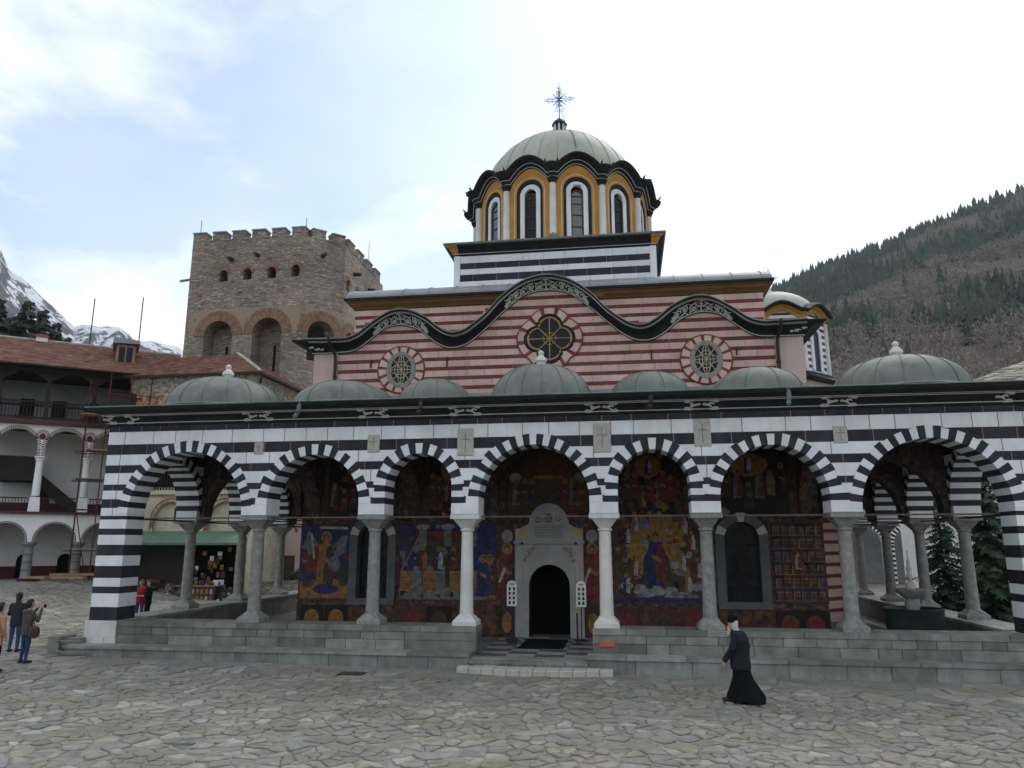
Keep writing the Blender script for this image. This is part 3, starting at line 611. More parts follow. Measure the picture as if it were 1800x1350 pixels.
# grid of small scenes
m = panel(6.5,8.02,1.28,3.62,'p_dark')
for i in range(6):
    for j in range(6):
        x0, z0 = 6.58+.235*i, 1.36+.37*j
        poly_paint(m, [(x0+.01,z0+.01),(x0+.22,z0+.01),(x0+.22,z0+.345),(x0+.01,z0+.345)], 2, PI['p_blue' if random.random() < .6 else 'p_brown'])
        for q in range(3): figure(m, x0+.05+.06*q, z0+.03, .24, random.choice(['p_red','p_ochre','p_green','p_grey']), 'p_brown', 3)
    poly_paint(m, [(6.55,1.35+.37*i),(7.98,1.35+.37*i),(7.98,1.37+.37*i),(6.55,1.37+.37*i)], 6, PI['p_ochre'])
poly_paint(m, ell(7.25,2.55,.2,.3), 9, PI['p_brown']); figure(m, 7.25, 2.25, .5, 'p_white', 'p_red', 10); fin(m)
# saints beside the portal and on the wall responds, upper lunette scenes
for sg in (-1, 1):
    m = panel(*sorted((sg*1.08, sg*1.52)), 1.2, 3.5, 'p_brown'); figure(m, sg*1.3, 1.3, 1.7, 'p_red', 'p_brown', 2, scroll=True); poly_paint(m, ell(sg*1.3,3.2,.18,.2), 3, PI['p_cloud']); fin(m)
    m = panel(*sorted((sg*1.08, sg*1.52)), .3, 1.14, 'p_brown'); poly_paint(m, ell(sg*1.3,.65,.16,.3), 2, PI['p_ochre']); fin(m)
    for u in COLS:
        c = sg*(u if u < 7 else 7.62); m = panel(c-.34, c+.34, 3.95, 5.45, 'p_red'); poly_paint(m, arch_poly(c,.27,4.0,5.1), 2, PI['p_brown']); figure(m, c, 4.05, 1.3, random.choice(['p_blue','p_green']), 'p_red', 3, scroll=True); fin(m)
for c, h in ((-5.99,1.2),(-3.06,.8),(3.06,.8),(5.99,1.2)):
    m = panel(c-h, c+h, 3.75, 6.1, 'p_dark'); clutter(m,c-h,c+h,3.75,6.1,60,1.2)
    for q in range(7): figure(m, c-h*.8+1.6*h*q/6, 3.95+random.uniform(0,.5), random.uniform(.7,1.0), random.choice(['p_blue','p_red','p_green','p_brown','p_grey']), random.choice(['p_ochre','p_brown','p_red']), 2+3*(q % 2))
    poly_paint(m, ell(c, 5.3, h*.5, .35), 3, PI['p_ochre']); figure(m, c, 5.05, .6, 'p_blue', 'p_white', 6); fin(m)
m = MB(); poly_paint(m, arch_poly(0,1.35,3.9,4.6,20), 1, PI['p_dark']); poly_paint(m, arch_poly(0,1.3,3.9,4.6,20), 2, PI['p_brown'])
for q in range(9):
    a = pi*(q+.5)/9; poly_paint(m, [(0,5.05),(.62*cos(a-.1),5.05+.55*sin(a-.1)),(.62*cos(a+.1),5.05+.55*sin(a+.1))], 4, PI['p_red' if q % 2 else 'p_border'])
for x in (-1.0,-.75,-.5,.5,.75,1.0): figure(m, x, 4.15, .8, random.choice(['p_blue','p_green','p_red','p_grey']), 'p_brown', 4)
poly_paint(m, ell(0,5.0,.5,.07), 7, PI['p_ochre'])
for x in (-1.05,1.02): poly_paint(m, ell(x,5.0,.2,.15), 5, PI['p_cloud'])
fin(m)
for sg in (-1, 1): # painted dado figures
    m = MB()
    for u in ((2.3,3.3,4.2,6.9,7.6) if sg > 0 else (7.5,6.7,4.2,3.4,2.4)):
        c = sg*u; poly_paint(m, [(c-.38,.35),(c+.38,.35),(c+.38,1.1),(c-.38,1.1)], 15, PI['p_border' if random.random() < .4 else 'p_dark']); poly_paint(m, ell(c,.7,.25,.28), 16, PI[random.choice(['p_brown','p_ochre','p_red'])])
    m.v = [(x, y-.022, z) for x, y, z in m.v]; tag(fin(m), kind='stuff')
# windows with grey frames and iron grilles
for c in (-5.6, 5.7):
    wn = MB(); arch_ring(wn, FW, c, .76, .5, 1.14, 3.12, -.06, .3); wn.prism([(c-.76,1.12),(c+.76,1.12),(c+.76,1.32),(c-.76,1.32)], FW, -.10, .3)
    wo_ = wn.build('window', ['frame_grey'], church)
    for a in (22, 158, 90):
        aa = radians(a); p = [(c+r*cos(aa+d), 3.12+r*sin(aa+d)) for r, d in ((.5,-.17),(.77,-.17),(.77,.17),(.5,.17))]; MB().prism(p, FW, -.07, 0).build('light_stone', ['plaque'], wo_)
    MB().prism(arch_poly(c,.51,1.3,3.12), FW, .3, .33).build('pane', ['glass_dark'], wo_)
    g = MB(); mid = (c, 2.3)
    for q in range(16):
        a = 2*pi*q/16; r = min(.46/abs(cos(a)) if abs(cos(a)) > .01 else 9, .9 if abs(sin(a)) < .99 else .9, .9); g.tube([FW(mid[0]+.1*cos(a),.12,mid[1]+.1*sin(a)), FW(mid[0]+r*.75*cos(a),.12,mid[1]+r*.8*sin(a))], .013, 4)
    for q in range(7): x = c-.42+.14*q; g.tube([FW(x,.12,1.34),FW(x,.12,1.72)], .012, 4); g.tube([FW(x,.12,2.95),FW(x,.12,3.1+.3*cos((x-c)*2.2))], .012, 4)
    for z in (1.72,2.95): g.tube([FW(c-.5,.12,z),FW(c+.5,.12,z)], .014, 4)
    g.tube([FW(mid[0]+.12*cos(2*pi*q/14),.12,mid[1]+.12*sin(2*pi*q/14)) for q in range(15)], .016, 4); g.tube([FW(c+.1*cos(2*pi*q/14),.1,3.35+.1*sin(2*pi*q/14)) for q in range(15)], .018, 4)
    for q in range(6):
        a = 2*pi*q/6+.5; g.tube([FW(x_,.12,z_) for x_, z_ in spiral(c+.3*cos(a), 2.3+.48*sin(a), .12, 1.3, a, 1 if q % 2 else -1, 14)], .011, 4)
    g.build('grille', ['iron'], wo_)
# marble portal
po = MB(); arch_ring(po, FW, 0, .80, .62, .25, 1.74, -.13, .4, n=18)
for sg in (-1, 1):
    a, b = sorted((sg*.80, sg*1.04)); po.box(a, b, AXY-.12, AXY+.02, .25, 3.0)
    po.box(*sorted((sg*.62, sg*.80)), AXY-.15, AXY-.02, .25, .75)
n = 16
for i in range(n):
    a, b = -.8*cos(pi*i/n), -.8*cos(pi*(i+1)/n); za, zb = 1.74+.8*sin(pi*i/n), 1.74+.8*sin(pi*(i+1)/n)
    po.prism([(a,za),(b,zb),(b,3.0),(a,3.0)], FW, -.10, .02)
portal = po.build('portal', ['portal_stone'], church)
def pediment(t):
    x = abs(t)*1.04
    return 3.60+.60*sqrt(max(0, 1-(x/.60)**2)) if x < .60 else 3.42+.18*((1.04-x)/.44)**2
xs = [-1.04+2.08*i/40 for i in range(41)]
MB().prism([(-1.04,3.03),(1.04,3.03)]+[(x, pediment(x/1.04)) for x in reversed(xs)], FW, -.14, .02, bev=.02).build('pediment', ['portal_stone'], portal)
MB().prism([(-1.08,2.98),(1.08,2.98),(1.08,3.06),(-1.08,3.06)], FW, -.19, .0, bev=.015).build('lintel_moulding', ['portal_stone'], portal)
MB().prism([(-.92,2.5),(.92,2.5),(.92,2.56),(-.92,2.56)], FW, -.0985, .0).build('panel_line', ['frame_grey'], portal)
for sg in (-1, 1):
    MB().tube([(sg*.82, AXY-.2, 2.99), (sg*.82, AXY-.1, 2.99)], .045, 10).build('hook', ['iron'], portal)
    MB().lathe([(.13,-.004),(.13,.004)], (0,0,0), 18).v
    md = MB(); md.add([FW(sg*.82+.12*cos(2*pi*q/18), -.150, 3.30+.12*sin(2*pi*q/18)) for q in range(18)], [list(range(18))]); md.build('medallion', ['brass'], portal)
    vm = MB()
    for q, (dx, dz, r) in enumerate(((.60,2.78,.10),(.68,2.62,.09),(.50,2.84,.07),(.74,2.48,.06))): vm.tube([FW(x_,-.105,z_) for x_, z_ in spiral(sg*dx, dz, r, 1.2, q, sg, 12)], .016, 4)
    vm.build('gilt_scroll', ['brass'], portal)
MB().prism([(-.52,3.12),(.52,3.12),(.47,3.56),(-.47,3.56)], FW, -.155, -.135).build('inscription_tablet', ['portal_stone'], portal)
tx = MB()
for r in range(8):
    x = -.44
    while x < .42:
        l = random.uniform(.03,.09); z = 3.51-.048*r; tx.add([FW(x,-.157,z-.010),FW(min(.44,x+l),-.157,z-.010),FW(min(.44,x+l),-.157,z+.010),FW(x,-.157,z+.010)], [(0,1,2,3)]); x += l+.018
tx.build('inscription', ['frame_grey'], portal)
em = MB(); em.tube([FW(.09*cos(2*pi*q/16),-.155,3.75+.12*sin(2*pi*q/16)) for q in range(17)], .018, 4); em.tube([FW(0,-.155,3.68),FW(0,-.155,3.84)], .014, 4)
for sg in (-1,1): em.tube([FW(x_,-.15,z_) for x_, z_ in spiral(sg*.32,3.72,.12,1.2,0,sg,12)], .012, 4)
em.build('emblem', ['frame_grey'], portal)
# ---------------- striped upper wall with undulating cornice
def catmull(pts, x):
    xs_ = [p[0] for p in pts]; i = max(0, min(len(pts)-2, int(np.searchsorted(xs_, x))-1))
    p0, p1, p2, p3 = pts[max(0,i-1)], pts[i], pts[i+1], pts[min(len(pts)-1,i+2)]
    h = p2[0]-p1[0]; t = (x-p1[0])/h; m1 = (p2[1]-p0[1])/(p2[0]-p0[0])*h; m2 = (p3[1]-p1[1])/(p3[0]-p1[0])*h
    return (2*t**3-3*t*t+1)*p1[1]+(t**3-2*t*t+t)*m1+(-2*t**3+3*t*t)*p2[1]+(t**3-t*t)*m2
ZT = [(-.75,11.25),(0,11.43),(.75,11.25),(1.4,10.8),(1.96,10.2),(2.3,9.93),(2.66,9.70),(3.05,9.63),(3.45,9.80),(3.95,10.2),(4.4,10.42),(4.8,10.5),(5.2,10.42),(5.8,10.05),(6.2,9.74),(6.6,9.59),(7.0,9.58),(8.5,9.62)]
ZB = [(-.75,10.93),(0,11.08),(.75,10.93),(1.46,10.38),(2.0,9.87),(2.64,9.37),(3.2,9.25),(3.68,9.44),(4.25,9.90),(4.75,10.09),(5.1,10.1),(5.45,10.02),(5.9,9.68),(6.33,9.36),(6.7,9.25),(8.5,9.22)]
zt = lambda u: catmull(ZT, abs(u)); zb = lambda u: catmull(ZB, abs(u))
us = np.linspace(-7.95, 7.95, 131)
wl = MB(); uu = np.linspace(-7.88, 7.88, 81)
wl.prism([(-7.88,7.2),(7.88,7.2)]+[(u, (zt(u)+zb(u))/2) for u in reversed(uu)], FW, .02, .7)
uw = wl.build('upper_wall', ['joint_white'], church)
CP = [(.0,-.01),(.04,.03),(.06,.16),(.10,.40),(.20,.66),(.32,.80),(.42,.86),(.54,.90),(.56,1.0),(.54,1.06),(.2,1.08)]
def cst(u, extra=0):
    a, b = zb(u), zt(u); k = 1 if abs(u) < 7.9 else 1
    return [(u, AXY-d, a+(b-a)*f) for d, f in CP]+[(u, 24.9, b+.02), (u, 24.9, a)]
rows = [cst(u) for u in us]
# mitred ends: the eave returns along the flanks
for sg in (-1, 1):
    a, b = zb(7.9), zt(7.9)
    pc = [(sg*(7.95+d), AXY-d, a+(b-a)*f) for d, f in CP]+[(sg*(7.95+.2), AXY-.2, b+.02), (sg*7.95, AXY, a)]
    pb = [(sg*(7.95+d), 34.0, a+(b-a)*f) for d, f in CP]+[(sg*(7.95+.2), 34.0, b+.02), (sg*7.95, 34.0, a)]
    MB().sweep([[(sg*7.95, AXY-d, a+(b-a)*f) for d, f in CP]+[(sg*7.95, AXY-.2, b+.02), (sg*7.95, AXY, a)], pc, pb]).build('side_cornice', ['black_paint'], church)
wc = MB().sweep(rows).build('wave_cornice', ['black_paint'], church, smooth=True)
for d, f, r in ((.07,.07,.016),(.40,.845,.014),(.47,.875,.012)):
    MB().tube([(u, AXY-d-.012, zb(u)+(zt(u)-zb(u))*f) for u in us], r, 4).build('white_line', ['grey_ornament'], wc)
MB().sweep([[(u, AXY-.57, zt(u)+.01), (u, AXY-.58, zt(u)+.04), (u, AXY-.56, zt(u)+.06), (u, 24.95, zt(u)+.07)] for u in us], caps=False).build('cornice_roof', ['copper'], wc, smooth=True)
def wmap(s, f):
    d = interp([(0,.06),(.16,.065),(.40,.105),(.66,.205),(.80,.345)], f); return (s, AXY-d-.02, zb(s)+(zt(s)-zb(s))*f)
def floral(c, wd):
    m = MB(); T = lambda pts, r=.018: m.tube([wmap(c+x, min(.8, max(.08, f))) for x, f in pts], r, 4)
    T([(0,.1),(0,.8)], .026); T([(-.12,.52),(.12,.52)], .026); T([(-.07,.66),(.07,.66)], .018)
    for sg in (-1, 1):
        k = 0; x = .24
        while x < wd:
            r = .17*(1-.35*x/wd)
            f0 = .42 if k % 2 == 0 else .5
            T([(sg*(x+px_), f0+(pz_)*2.0) for px_, pz_ in spiral(0, 0, r, 1.25, pi if k % 2 == 0 else 0, 1 if k % 2 else -1, 16)], .022)
            T([(sg*(x-.1), .12),(sg*x, .3),(sg*(x+.13), .2)], .02); T([(sg*(x-.08), .74),(sg*(x+.05), .62),(sg*(x+.14), .72)], .02)
            for q in range(5):
                a = 2*pi*q/5; T([(sg*x, f0),(sg*(x+.055*cos(a)), f0+.12*sin(a))], .02)
            x += r*1.75; k += 1
        for q in range(6):
            a = 2*pi*q/6; T([(sg*(wd+.05), .36),(sg*(wd+.05+.08*cos(a)), .36+.18*sin(a))], .026)
    T([(.1*cos(2*pi*q/18)*1.6, .48+.36*sin(2*pi*q/18)) for q in range(19)], .014)
    m.build('floral_ornament', ['grey_ornament'], wc)
floral(0, 1.25); floral(-4.88, .82); floral(4.88, .82)
for sg in (-1, 1):
    m = MB()
    for q, (x, f, r) in enumerate(((.0,.35,.11),(.2,.5,.09),(-.16,.3,.07))): m.tube([(sg*(7.7+px_*1), AXY-.17-f*.2, zb(7.9)+.38*pz_*1+.0) for px_, pz_ in spiral(x, f, r, 1.2, 0, sg, 14)], .018, 4)
    m.build('scroll_ornament', ['grey_ornament'], wc)
# blocks and brick bands
WIN = [(-4.85, 8.6, .77), (0.08, 9.46, 1.05), (4.97, 8.6, .77)]
items = []
def row(zc, h, s0, s1, mat, ln, top, y, ph):
    x = s0-random.uniform(0, ln)
    while x < s1:
        a, b = max(s0, x+.006), min(s1, x+ln*random.uniform(.85,1.15)-.006); nx = b+.006
        x = nx
        if b-a < .05: continue
        if top is not None:
            t = [top(a), top((a+b)/2), top(b)]
            if max(t) < zc-h/2: continue
        mid = (a+b)/2; skip = False
        for wx, wz, wr in WIN:
            if y < 24 and math.hypot(mid-wx, zc-wz) < wr-.32: skip = True
        if skip: continue
        items.append((a, b, zc-h/2, zc+h/2, mat, y))
z = 7.62
while z < 11.3:
    tp = lambda u: zb(u)+.12
    row(z+.1625, .205, -7.05, 7.05, 'pink_block', .55, tp, AXY, 0)
    row(z+.325, .108, -7.05, 7.05, 'red_brick', .8, tp, AXY, 0)
    z += .325
z = 9.3
while z < 11.15:
    row(z+.1625, .205, -7.1, 7.1, 'pink_block', .55, lambda u: 99 if zt(u)-.1 < z+.4 else 0, 25.0, 0)
    row(z+.325, .108, -7.1, 7.1, 'red_brick', .8, lambda u: 99 if zt(u)-.1 < z+.4 else 0, 25.0, 0)
    z += .325
nave = MB().box(-7.1, 7.1, 25.02, 35, 7.3, 11.3).build('nave_wall', ['joint_white'], church)
items.sort(key=lambda q: -(q[1]-q[0])*(q[3]-q[2]))
rest = {'pink_block': MB(), 'red_brick': MB()}
cnt = {'pink_block': 0, 'red_brick': 0}
for a, b, z0, z1, mt, y in items:
    M = frame((0,y,0),(1,0,0),(0,1,0)); d = -.012 if mt == 'red_brick' else random.uniform(-.003,.003)
    cnt[mt] += 1
    if cnt[mt] <= 300: MB().prism([(a,z0),(b,z0),(b,z1),(a,z1)], M, d, .03, bev=.005).build('plaster_block' if mt == 'pink_block' else 'brick', [mt], uw if y < 24 else nave)
    else: rest[mt].prism([(a,z0),(b,z0),(b,z1),(a,z1)], M, d, .03)
for k, v in rest.items():
    if v.v: tag(v.build('far_blocks' if k == 'pink_block' else 'far_bricks', [k], church), kind='stuff')
for sg in (-1, 1):
    MB().box(*sorted((sg*7.07, sg*7.9)), AXY-.02, AXY+.5, 7.75, 9.27).build('corner_panel', ['plain_pink'], uw)
    MB().box(*sorted((sg*7.5, sg*7.9)), AXY+.02, 34, 7.2, 9.27).build('side_wall', ['plain_pink'], church)
    dp = MB(); dp.tube([(sg*7.15,AXY-.72,9.62),(sg*7.15,AXY-.7,9.5),(sg*7.13,AXY-.12,9.18),(sg*7.12,AXY-.09,9.0),(sg*7.12,AXY-.09,7.5)], .055, 8); dp.tube([(sg*7.12,AXY-.09,8.4),(sg*7.12,AXY-.09,8.44)], .075, 8); dp.build('downpipe', ['iron'], uw, smooth=True)
    MB().box(sg*3.3-.02, sg*3.3+.02, AXY-.06, AXY, 8.65, 8.95).build('wall_anchor', ['iron'], uw); MB().box(sg*5.9-.02, sg*5.9+.02, AXY-.06, AXY, 8.7, 8.95).build('wall_anchor', ['iron'], uw)
    # the lower flank walls of the church under the side porch
    fw = MB().box(*sorted((sg*7.6, sg*8.0)), 24.22, 34.2, .2, 7.3).build('flank_wall', ['joint_white'], church)
    zq = .3; k = 0
    while zq < 7.1:
        for yy in np.arange(24.25, 34.1, 1.1): MB().box(*sorted((sg*7.9, sg*8.012)), yy, yy+1.09, zq+.004, zq+(.19 if k % 2 else .27)).build('wall_course', ['red_brick' if k % 2 else 'pink_block'], fw) if sg > 0 else None
        zq += .19 if k % 2 else .27; k += 1
MB().box(-7.9, 7.9, AXY-.03, AXY+.02, 7.25, 7.74).build('flashing', ['lead'], uw)
# windows of the upper wall
def rosette(cx, cz, ri, ro, npc, name):
    w_ = MB(); n = 48
    o = w_
    inn = [(cx+ri(2*pi*i/n)*cos(2*pi*i/n), cz+ri(2*pi*i/n)*sin(2*pi*i/n)) for i in range(n)]
    back = MB().prism(inn, FW, -.022, .03).build(name, ['glass_dark'], uw)
    for k in range(npc):
        a0, a1 = 2*pi*k/npc, 2*pi*(k+1)/npc; red = k % 2
        sh = .22*(a1-a0); 
        if red: a0 += sh; a1 -= sh
        else: a0 -= sh; a1 += sh
        aa = [a0+(a1-a0)*q/4 for q in range(5)]
        p = [(cx+ri(a)*cos(a), cz+ri(a)*sin(a)) for a in aa]+[(cx+ro(a)*cos(a), cz+ro(a)*sin(a)) for a in reversed(aa)]
        MB().prism(p, FW, -.045-.006*red, .01, bev=.004).build('voussoir', ['red_brick' if red else 'pink_block'], back)
    MB().tube([FW(cx+(ro(2*pi*i/n)+.015)*cos(2*pi*i/n), -.03, cz+(ro(2*pi*i/n)+.015)*sin(2*pi*i/n)) for i in range(n+1)], .028, 5).build('border_ring', ['red_brick'], back)
    return back
QU = lambda a: max(.40*cos(a-t)+sqrt(max(0,.40**2-(.40*sin(a-t))**2)) if cos(a-t) > .7 else 0 for t in (0,pi/2,pi,-pi/2))
q0 = rosette(0.08, 9.46, lambda a: max(.52, QU(a)), lambda a: max(.52, QU(a))*.55+.60, 26, 'quatrefoil_window')
g = MB()
for off, r, mtn in ((.88, .035, 0),):
    g.tube([FW(.08+max(.5,QU(a))*off*cos(a), -.04, 9.46+max(.5,QU(a))*off*sin(a)) for a in [2*pi*i/64 for i in range(65)]], r, 6)
for a in range(8): g.tube([FW(.08,-.04,9.46), FW(.08+(.70 if a % 2 == 0 else .52)*cos(a*pi/4), -.04, 9.46+(.70 if a % 2 == 0 else .52)*sin(a*pi/4))], .02, 5)
g.tube([FW(.08+.2*cos(2*pi*i/20),-.04,9.46+.2*sin(2*pi*i/20)) for i in range(21)], .014, 4)
g.build('tracery', ['brass'], q0)
fr_ = MB(); fr_.tube([FW(.08+max(.52,QU(a))*1.0*cos(a), -.03, 9.46+max(.52,QU(a))*1.0*sin(a)) for a in [2*pi*i/64 for i in range(65)]], .05, 6); fr_.build('frame', ['black_paint'], q0)
for cx in (-4.85, 4.97):
    cz = 8.6; back = rosette(cx, cz, lambda a: .49+.08*abs(sin(a)), lambda a: .77, 28, 'oval_window')
    f = MB(); n = 40
    o = [(cx+.50*cos(2*pi*i/n), cz+.60*sin(2*pi*i/n)) for i in range(n)]; i_ = [(cx+.385*cos(2*pi*i/n), cz+.49*sin(2*pi*i/n)) for i in range(n)]
    f.add([FW(a,-.065,b) for a, b in o]+[FW(a,-.065,b) for a, b in i_]+[FW(a,.0,b) for a, b in i_]+[FW(a,.0,b) for a,b in o], [(q,(q+1)%n,n+(q+1)%n,n+q) for q in range(n)]+[(n+q,n+(q+1)%n,2*n+(q+1)%n,2*n+q) for q in range(n)]+[(q,3*n+q,3*n+(q+1)%n,(q+1)%n) for q in range(n)])
    f.build('frame', ['frame_grey' if False else 'column_grey'], back)
    g = MB(); T = lambda pts, r=.013: g.tube([FW(cx+a,-.035,cz+b) for a, b in pts], r, 4)
    T([(-.37,0),(.37,0)]); T([(0,-.48),(0,.48)]); T([(-.26,-.34),(.26,.34)]); T([(-.26,.34),(.26,-.34)])
    for rx, rz in ((.22,.28),(.12,.48),(.36,.16),(.37,.48)): T([(rx*cos(2*pi*i/24), rz*sin(2*pi*i/24)) for i in range(25)])
    g.build('grille', ['cream_iron'], back)
# ---------------- nave roof and ochre cornice
oc = [(-7.1,25.0,(-1,-1)),(7.1,25.0,(1,-1))]
OP = [(0,11.20),(.06,11.23),(.08,11.27),(.13,11.31),(.18,11.36),(.21,11.43),(.26,11.46),(.26,11.52),(-.2,11.55),(-.2,11.20)]
MB().sweep([[(-7.1-d,33,z) for d,z in OP], station((-7.1,25.0),(-1,-1),OP), station((7.1,25.0),(1,-1),OP), [(7.1+d,33,z) for d,z in OP]]).build('ochre_cornice', ['dark_ochre'], church)
eb = [(.265,11.50),(.33,11.50),(.34,11.58),(.1,11.60),(.1,11.56)]
MB().sweep([[(-7.1-d,33,z) for d,z in eb], station((-7.1,25.0),(-1,-1),eb), station((7.1,25.0),(1,-1),eb), [(7.1+d,33,z) for d,z in eb]]).build('roof_edge', ['black_paint'], church)
n = 10; R_ = []
for i in range(n+1):
    t = i/n; R_.append((24.72+1.8*(1-cos(pi/2*t)), 11.58+.62*sin(pi/2*t)))
nr = MB().sweep([[(x*(1-.02*j/n), y, z) for j, (y, z) in enumerate(R_)]+[(x*.95, 34, 12.15)] for x in (-7.38,-3,3,7.38)], caps=True).build('nave_roof', ['lead'], church)
for x in np.arange(-7.2, 7.3, .95): MB().tube([(x, y, z+.012) for y, z in R_], .016, 4).build('roof_seam', ['lead'], nr)
# ---------------- pedestal, drum and main dome
HW, YP, YD = 3.7, 26.0, 29.75
ped = MB().box(-HW+.02, HW-.02, YP+.02, YD+HW, 11.3, 13.6).build('pedestal', ['joint_white'], church)
PZ = [11.75,11.98,12.10,12.24,12.47,12.73,12.95,13.18,13.46]
for k in range(len(PZ)-1):
    wht = (len(PZ)-2-k) % 2 == 0; x = -HW+.22
    if k == 0: wht = False
    while x < HW-.24:
        l = .82*random.uniform(.9,1.1) if x > -HW+.3 else random.uniform(.4,.8)
        x1 = min(HW-.22, x+l); x1 = HW-.22 if HW-.22-x1 < .3 else x1
        MB().prism([(x+.007,PZ[k]+.004),(x1-.007,PZ[k]+.004),(x1-.007,PZ[k+1]-.004),(x+.007,PZ[k+1]-.004)], frame((0,YP,0),(1,0,0),(0,1,0)), 0, .05, bev=.004).build('stone_block', ['marble_white' if wht else 'marble_black'], ped); x = x1
for sg in (-1, 1): MB().box(*sorted((sg*(HW-.22), sg*(HW+.01))), YP-.02, YP+.2, 11.8, 13.47).build('corner_strip', ['marble_white'], ped)
MB().box(-HW-.05, HW+.05, YP-.06, YP+.1, 11.55, 11.80).build('flashing', ['lead'], ped)
sq = lambda prof: [station(p[:2], p[2], prof) for p in [(-HW,YD+HW,(-1,1)),(-HW,YP,(-1,-1)),(HW,YP,(1,-1)),(HW,YD+HW,(1,1))]]
PP = [(.0,13.46),(.05,13.50),(.07,13.58),(.16,13.70),(.27,13.76),(.29,13.80),(.29,13.84),(-.1,13.84),(-.1,13.46)]
pcn = MB().sweep(sq(PP), closed=True).build('pedestal_cornice', ['black_paint'], ped)
for sg in (-1,1): MB().sweep([[(sg*(HW+d+.004), YP-d-.012, z) for d,z in PP[1:7]], [(sg*(HW-.16), YP-d-.012, z) for d, z in PP[1:7]]], caps=False).build('ochre_corner', ['ochre'], pcn)
for d, z in ((.055,13.53),(.10,13.66),(.22,13.755)): MB().tube([(-HW,YP-d-.012,z),(HW,YP-d-.012,z)], .011, 4).build('white_line', ['grey_ornament'], pcn)
MB().sweep(sq([(.30,13.80),(.36,13.82),(.36,13.88),(-.3,14.02),(-.3,13.84)]), closed=True).build('roof_edge', ['copper'], ped)
MB().box(-HW, HW, YP, YD+HW, 13.80, 13.93).build('pedestal_roof', ['lead'], ped)
NS = 12; RD = 3.62; ap = RD*cos(pi/NS); sw = 2*RD*sin(pi/NS)
drum = MB().lathe([(ap*.9,13.9),(ap*.9,17.2)], (0,YD,0), 12, a0=-pi/2).build('drum', ['black_paint'], church)
z0d = 13.95
def side_frame(a, r): return frame((r*sin(a), YD-r*cos(a), 0), (cos(a), sin(a), 0), (-sin(a), cos(a), 0))
for k in range(NS):
    a = radians(15+30*k); M = side_frame(a, ap)
    if cos(a) < -.45: 
        pass
    pn = MB(); arch_wall(pn, M, -sw/2, sw/2, z0d, 17.05, [(0,.54,z0d,16.02)], -.0, .14, n=14)
    p_ = pn.build('drum_panel', ['ochre'], drum)
    b = MB(); arch_ring(b, M, 0, .54, .42, z0d, 16.02, .035, .16); b.build('black_arch', ['black_paint'], p_)
    l = MB(); arch_ring(l, M, 0, .625, .605, z0d, 16.02, -.008, .02); l.build('white_line', ['white_paint'], p_)
    b = MB(); arch_ring(b, M, 0, .42, .24, z0d+.05, 15.97, .06, .2); b.build('white_arch', ['marble_white'], p_)
    wn = MB(); arch_ring(wn, M, 0, .24, .19, z0d+.14, 15.82, .09, .16, mi=0); 
    for zq in (14.58, 15.05, 15.5, 15.8): wn.prism([(-.2,zq-.014),(.2,zq-.014),(.2,zq+.014),(-.2,zq+.014)], M, .10, .15)
    wn.prism([(-.24,z0d+.05),(.24,z0d+.05),(.24,z0d+.17),(-.24,z0d+.17)], M, .09, .16)
    wf = wn.build('window_frame', ['brown_wood'], p_)
    MB().prism(arch_poly(0,.2,z0d+.1,15.82), M, .13, .15).build('pane', ['glass_sky' if k % 2 == 0 else 'glass_dark'], p_)
    # column at the corner
    ac = radians(30*k); cx, cy = (RD+.02)*sin(ac), YD-(RD+.02)*cos(ac)
    c_ = MB().lathe([(.16,z0d),(.16,z0d+.22),(.135,z0d+.26),(.125,16.22)], (cx,cy,0), 12).build('drum_column', ['column_white'], drum, smooth=True)
    MB().lathe([(.22,13.9),(.21,14.08),(.15,14.2)], (cx,cy,0), 8).build('base', ['copper'], c_)
    MB().lathe([(.125,16.22),(.15,16.24),(.15,16.30),(.19,16.36),(.22,16.42)], (cx,cy,0), 12).build('capital', ['black_paint'], c_)
# scalloped cornice round the drum
def scal(prof, per=14):
    rows = []
    for k in range(NS):
        a = radians(15+30*k)
        for j in range(per):
            s = -sw/2+sw*(j+.5)/per; t = abs(s)/(sw/2)
            lift = .0 if t > .82 else .62*cos(pi/2*t/.82)**.85
            n = np.array((sin(a)+.25*s*cos(a), -cos(a)+.25*s*sin(a), 0)); n /= np.linalg.norm(n)
            P = np.array((ap*sin(a)+s*cos(a), YD-ap*cos(a)+s*sin(a), 0))
            ex = .16 if t > .82 else 0
            rows.append([tuple(P+n*(d+ex)+np.array((0,0,16.40+lift*lf+h))) for d, h, lf in prof])
    return rows
dc = MB().sweep(scal([(-.1,-.02,1),(.03,.0,1),(.07,.06,1),(.12,.14,1),(.24,.24,.95),(.30,.27,.92),(.40,.40,.85),(.42,.47,.83),(.25,.50,.8),(-.25,.62,.7)]), closed=True).build('drum_cornice', ['black_paint'], church)
for d, h, lf in ((.055,.03,1),(.15,.165,.98)):
    r = scal([(d+.012,h,lf)]); pts = [q[0] for q in r]; MB().tube(pts+[pts[0]], .012, 4).build('white_line', ['white_paint'], dc)
for k in range(NS):
    for da in (-3.2, 3.2):
        ac = radians(30*k+da); cx, cy = (RD+.45)*sin(ac), YD-(RD+.45)*cos(ac); MB().tube([(cx,cy,16.82),(cx*1.01,cy-.02*cos(ac),16.92),(cx*1.03,cy-.06*cos(ac),17.02)], [.06,.045,.01], 5).build('spike', ['black_paint'], dc)
RM, BM, ZM = 3.4, 3.4, 16.6
dp = [(RM*sqrt(1-((z-ZM)/BM)**2), z) for z in np.concatenate([np.linspace(17.25, 19.3, 14), np.linspace(19.4, 19.985, 9)])]
dome = MB().lathe(dp, (0,YD,0), 64).build('main_dome', ['cream_dome'], church, smooth=True)
